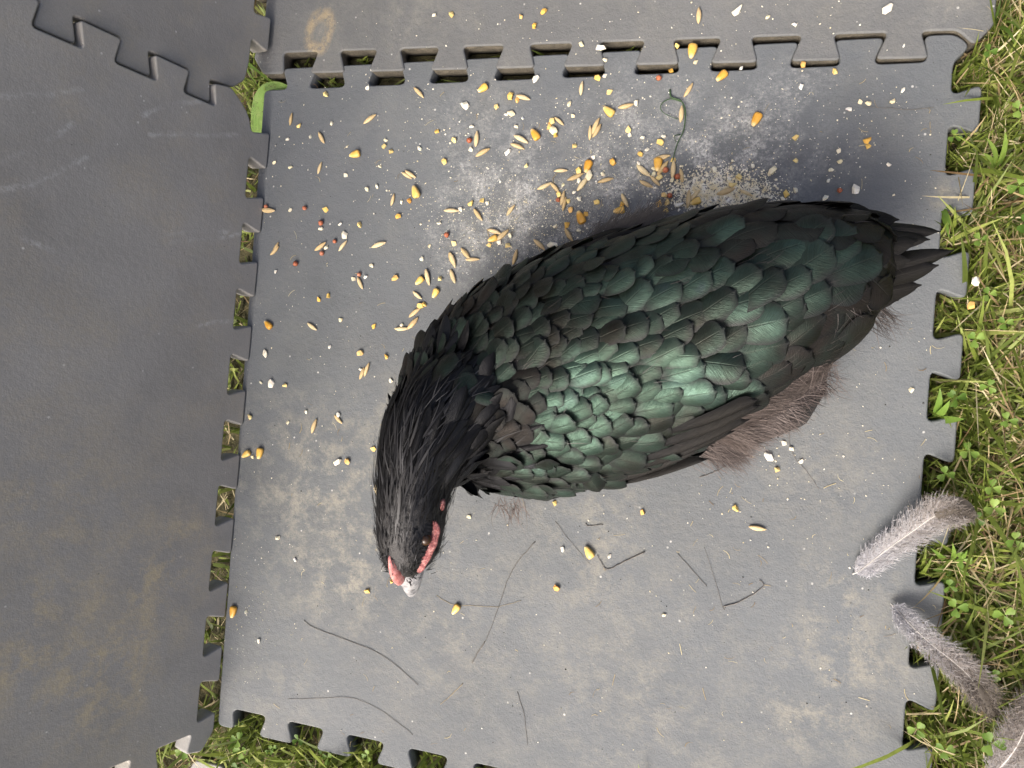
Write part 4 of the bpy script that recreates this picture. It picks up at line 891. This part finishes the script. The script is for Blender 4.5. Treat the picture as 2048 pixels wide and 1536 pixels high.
# dark grit and chaff fibres trodden into the mats
cr = scatter_px(420, (540, 160, 1880, 1500)); vs, fs = [], []
for p in cr:
    r = .0002 + .0006 * rng.random() ** 3; q = np.array([(1, 0, 0), (-.5, .8, 0), (-.5, -.8, 0), (0, 0, .8)]) * r * rng.uniform(.6, 1.3, (4, 1)); b = len(vs); vs += list(q + p + np.array([0, 0, .0002])); fs += [(b, b + 1, b + 3), (b + 1, b + 2, b + 3), (b + 2, b, b + 3), (b, b + 2, b + 1)]
obj('grit', mesh_from('grit', vs, fs, False), mat_simple('grit', [(0, (.02, .018, .015)), (1, (.05, .042, .033))], .9, by=90), kind='stuff', label='dark specks of grit on the mats', category='grit')
ch = scatter_px(260, (540, 160, 1880, 1500)); az_ = rng.uniform(0, 6.28, len(ch)); Lc = rng.uniform(.002, .008, len(ch)); cu_ = rng.normal(0, .5, len(ch)); pc = np.zeros((len(ch), 4, 3)); pc[:, 0] = ch + np.array([0, 0, .0005])
for k in range(3): pc[:, k + 1] = pc[:, k] + np.c_[np.cos(az_ + cu_ * k), np.sin(az_ + cu_ * k), np.zeros(len(ch))] * (Lc / 3)[:, None]
oc = np.c_[-np.sin(az_), np.cos(az_), np.zeros(len(ch))][:, None] * rng.uniform(.00008, .0002, len(ch))[:, None, None]
obj('chaff', ribbons_mesh('chaff', [(np.stack([pc - oc, pc + oc], 2), rng.random(len(ch)))]), M['straw'], kind='stuff', label='short straw fibres and chaff on the mats', category='chaff')

# ------------------------------------------------------------------ twigs, stems, tendril
M['twig'] = mat_simple('twig', [(0, (.12, .112, .098)), (1, (.18, .165, .143))], .8, bumpscale=600)
M['straw2'] = mat_simple('straw', [(0, (.30, .24, .14)), (1, (.50, .42, .27))], .6)
M['green2'] = mat_simple('tendril', [(0, (.035, .07, .025)), (1, (.05, .095, .035))], .5)
def smooth_path(pts, k=5):
    pts = np.array(pts, float); out = []
    for i in range(len(pts) - 1):
        p0, p1, p2, p3 = pts[max(i - 1, 0)], pts[i], pts[i + 1], pts[min(i + 2, len(pts) - 1)]
        for j in range(k):
            t = j / k; out.append(.5 * ((2 * p1) + (-p0 + p2) * t + (2 * p0 - 5 * p1 + 4 * p2 - p3) * t * t + (-p0 + 3 * p1 - 3 * p2 + p3) * t ** 3))
    out.append(pts[-1]); return out
def twig(pts, r0, r1, lab, mat='twig', name='twig', cat='twig', z=None):
    r0 *= .45; r1 *= .45
    q = [W(x, y, 0) for x, y in smooth_path(pts)]; org = q[0].copy()
    for i, p in enumerate(q): p[2] = (z[i % len(z)] if z else 0) + max(r0, r1) * .9 + abs(math.sin(i * .9)) * .0004; p[:2] += rng.normal(0, .00015, 2)
    vs, fs = tube([p - org for p in q], r0, r1, 6); o = obj(name, mesh_from(name, vs, fs), M[mat], label=lab, category=cat, group='stems and twigs on the mat'); o.location = tuple(org); return o
twig([(1195, 1110), (1206, 1131), (1219, 1138), (1247, 1124), (1290, 1103)], .0004, .0010, 'hooked grey twig between two corn chips below the hen')
twig([(1409, 1093), (1444, 1209), (1450, 1214)], .0002, .0004, 'thin dark stem running down to the bent twig, right of centre')
twig([(1447, 1213), (1470, 1207), (1491, 1197), (1526, 1173), (1519, 1160)], .0009, .0005, 'bent dark twig lying right of the bottom centre')
twig([(1355, 1107), (1385, 1140), (1413, 1172)], .0004, .0004, 'short straight dark stem left of the bent twig')
twig([(1071, 1083), (1038, 1120), (1018, 1155), (997, 1213), (973, 1278), (944, 1324)], .0006, .0003, 'longest curved dark stem below the hen\'s breast')
twig([(970, 1283), (957, 1303), (944, 1326)], .0008, .0006, 'knobbly black twig end at the foot of the longest stem')
twig([(873, 1190), (902, 1208), (939, 1211), (997, 1213), (1042, 1201)], .00035, .00025, 'fine pale stem crossing beside the corn kernel below the beak', 'straw2', 'stem', 'stem')
twig([(926, 1366), (905, 1388), (881, 1409)], .0005, .0004, 'short tan stem near the bottom edge', 'straw2', 'stem', 'stem')
twig([(1110, 1042), (1144, 1086), (1178, 1127)], .0003, .0002, 'hair-thin dark stem under the hen\'s flank')
twig([(608, 1240), (632, 1257), (697, 1281), (768, 1312), (837, 1370)], .0005, .0004, 'long faint dark stem left of the bottom centre')
twig([(577, 1397), (632, 1397), (700, 1395), (751, 1414), (796, 1445), (826, 1469)], .0003, .0003, 'long thin dark stem above the bottom teeth of the mat')
twig([(1399, 955), (1425, 946), (1454, 930)], .0006, .0004, 'short dark twig below the belly fluff')
twig([(1727, 215), (1780, 217), (1820, 220), (1867, 215)], .0003, .0004, 'straight dark stem on the mat above the tail')
twig([(1577, 855), (1584, 907), (1611, 941), (1638, 978)], .0003, .0003, 'crooked hair-thin stem right of the belly fluff')
twig([(1172, 1047), (1178, 1052), (1206, 1049)], .0007, .0005, 'tiny hooked twig just under the hen\'s flank')
twig([(1035, 1383), (1049, 1431), (1055, 1490)], .0004, .0003, 'faint dark stem near the bottom centre')
twig([(1112, 385), (1106, 360), (1116, 345)], .0006, .0004, 'short brown stalk among the oats', 'straw2', 'stem', 'stem')
g_ = empty('green_tendril', tuple(W(1350, 240, 0)), label='thin looped green grass tendril on the dark mat above the hen', category='grass')
gl = np.array(g_.location)
for pts, r0 in (([(1340, 180), (1343, 196), (1362, 204), (1371, 225), (1368, 262), (1355, 290), (1347, 318), (1345, 335)], .0006), ([(1362, 204), (1340, 200), (1323, 212), (1325, 226), (1345, 237), (1360, 240)], .0004), ([(1360, 270), (1350, 275), (1352, 286)], .0004)):
    q = [W(x, y, 0) for x, y in smooth_path(pts)]
    for i, p in enumerate(q): p[2] = .0007 + .002 * math.sin(i / len(q) * 3.14)
    vs, fs = tube([p - gl for p in q], r0, r0 * .5, 5); obj('stem', mesh_from('stem', vs, fs), M['green2'], g_)

# ------------------------------------------------------------------ moulted feathers
M['plume'] = mat_strand('plume', [(0, (.50, .50, .52)), (.25, (.40, .385, .375)), (.5, (.25, .222, .195)), (.8, (.115, .097, .075)), (1, (.065, .055, .044))], rough=.6, transl=.35, spec=.25)
M['quill'] = mat_simple('quill', [(0, (.42, .40, .36)), (1, (.46, .44, .40))], .4)
def loose_feather(lab, shaft, zs, half_px, vane_from, vane_px, nb=640, tint=(0, 1), spread=.75, tail_tint=1.0, sub=2):
    sp = np.array(smooth_path([(x, y, z * 1000) for (x, y), z in zip(shaft, zs)], 8)); Q = np.array([W(a[0], a[1], a[2] / 1000) for a in sp]); org = Q[0].copy(); N = len(Q)
    o = empty('loose_feather', tuple(org), label=lab, category='feather', group='moulted feathers'); mp = m_per_px(Q[N // 2])
    vs, fs = tube([q - org for q in Q], .00055, .00012, 6); obj('shaft', mesh_from('shaft', vs, fs), M['quill'], o)
    tt = np.linspace(0, 1, N); T = np.gradient(Q, axis=0); T /= np.linalg.norm(T, axis=1)[:, None]
    parts = []; K = 6
    ts = np.repeat(np.linspace(.07, .97, nb), 2 * sub); side = np.tile([1, -1], nb * sub); ts = np.clip(ts + rng.normal(0, .006, len(ts)), .06, .985)
    base = np.stack([np.interp(ts, tt, Q[:, k]) for k in range(3)], 1); tg = np.stack([np.interp(ts, tt, T[:, k]) for k in range(3)], 1)
    up = np.array([0, 0, 1.]); lat = np.cross(up, tg); lat /= np.linalg.norm(lat, axis=1)[:, None]
    hw = np.interp(ts, np.linspace(0, 1, len(half_px)), half_px) * mp; d = lat * side[:, None] + tg * spread * rng.uniform(.5, 1.5, len(ts))[:, None] + up * rng.normal(.05, .10, len(ts))[:, None]; d /= np.linalg.norm(d, axis=1)[:, None]
    L = hw * rng.uniform(.55, 1.3, len(ts)); L = np.where(ts > vane_from + .08, L * rng.uniform(.3, .85, len(ts)), L) if vane_px else L; pts_ = np.zeros((len(ts), K, 3)); pts_[:, 0] = base
    for k in range(K - 1):
        pts_[:, k + 1] = pts_[:, k] + d * (L / (K - 1))[:, None]; d = d + rng.normal(0, .13, d.shape) * np.array([1, 1, .5]) + tg * .16; d /= np.linalg.norm(d, axis=1)[:, None]
    pts_[:, :, 2] = np.maximum(pts_[:, :, 2], .0012)
    wn_ = np.cross(tg, up); w = rng.uniform(.00008, .00022, len(ts)); prof = np.linspace(1, .3, K); off = tg[:, None] * (w[:, None, None] * prof[None, :, None])
    tint_v = np.clip(tint[0] + (tint[1] - tint[0]) * ts + rng.normal(0, .10, len(ts)), 0, 1)
    parts.append((np.stack([pts_ - off, pts_ + off], 2) - org, tint_v))
    # barbules: short side hairs that make the down look soft
    m_ = len(ts); pick = rng.integers(0, m_, m_ * 2); kk = rng.integers(1, K - 1, m_ * 2); b0 = pts_[pick, kk]; dd = rng.normal(0, 1, (m_ * 2, 3)) + tg[pick] * .6; dd /= np.linalg.norm(dd, axis=1)[:, None]
    l2 = rng.uniform(.001, .003, m_ * 2); p3 = np.stack([b0, b0 + dd * (l2 * .5)[:, None], b0 + dd * l2[:, None] + tg[pick] * .0004], 1); sd2 = np.cross(dd, up); sd2 /= np.linalg.norm(sd2, axis=1)[:, None] + 1e-9; off2 = sd2[:, None] * np.array([.00018, .00015, .00004])[None, :, None]
    p3[:, :, 2] = np.maximum(p3[:, :, 2], .001); parts.append((np.stack([p3 - off2, p3 + off2], 2) - org, tint_v[pick]))
    b_ = obj('barbs', ribbons_mesh('barbs', parts), M['plume'], o, kind='stuff')
    if vane_px:
        i0 = int(vane_from * (N - 1)); vs, fs, tv = [], [], []; R = list(range(i0, N))
        for a, i in enumerate(R):
            t = a / (len(R) - 1); l_ = np.cross(up, T[i]); l_ /= np.linalg.norm(l_); wv = vane_px * mp * (math.sqrt(max(0, 1 - max(0, (t - .45) / .55) ** 2)) * min(1, .55 + t))
            for u in (-1, -.5, 0, .5, 1): vs.append(Q[i] - org + l_ * u * wv + T[i] * abs(u) * wv * .35 * (1 - t) + up * (.0012 - .0025 * u * u)); tv.append(min(1, tail_tint - .06 * abs(u)))
        for a in range(len(R) - 1):
            for j in range(4): q = a * 5 + j; fs.append((q, q + 1, q + 6, q + 5))
        me = mesh_from('vane', vs, fs); at = me.attributes.new('tint', 'FLOAT', 'POINT'); at.data.foreach_set('value', np.array(tv, np.float32)); obj('vane', me, M['plume'], o)
    return o
loose_feather('fluffy grey feather with a brown rounded tip, upper of the two on the mat edge', [(1705, 1148), (1724, 1138), (1772, 1100), (1827, 1061), (1863, 1036), (1888, 1026), (1917, 1023), (1948, 1036)], [.0015, .003, .006, .011, .016, .019, .021, .020], [14, 36, 44, 46, 44, 28, 14], .62, 29, tint=(-.05, .75), tail_tint=.82)
loose_feather('grey-brown downy feather slanting off the mat, middle one of the loose feathers', [(1781, 1207), (1794, 1219), (1820, 1248), (1863, 1288), (1903, 1320), (1932, 1346), (1961, 1382), (1990, 1433)], [.003, .006, .012, .016, .018, .018, .018, .016], [8, 32, 36, 40, 42, 40, 30], .80, 18, tint=(-.1, .85), tail_tint=.92)
loose_feather('brown fluffy feather cut off by the bottom right corner', [(1975, 1560), (2005, 1530), (2030, 1498), (2050, 1460), (2075, 1410), (2100, 1350)], [.012, .016, .02, .022, .022, .02], [24, 50, 56, 54, 46, 30], .7, 24, nb=560, tint=(.3, .75), tail_tint=.9)
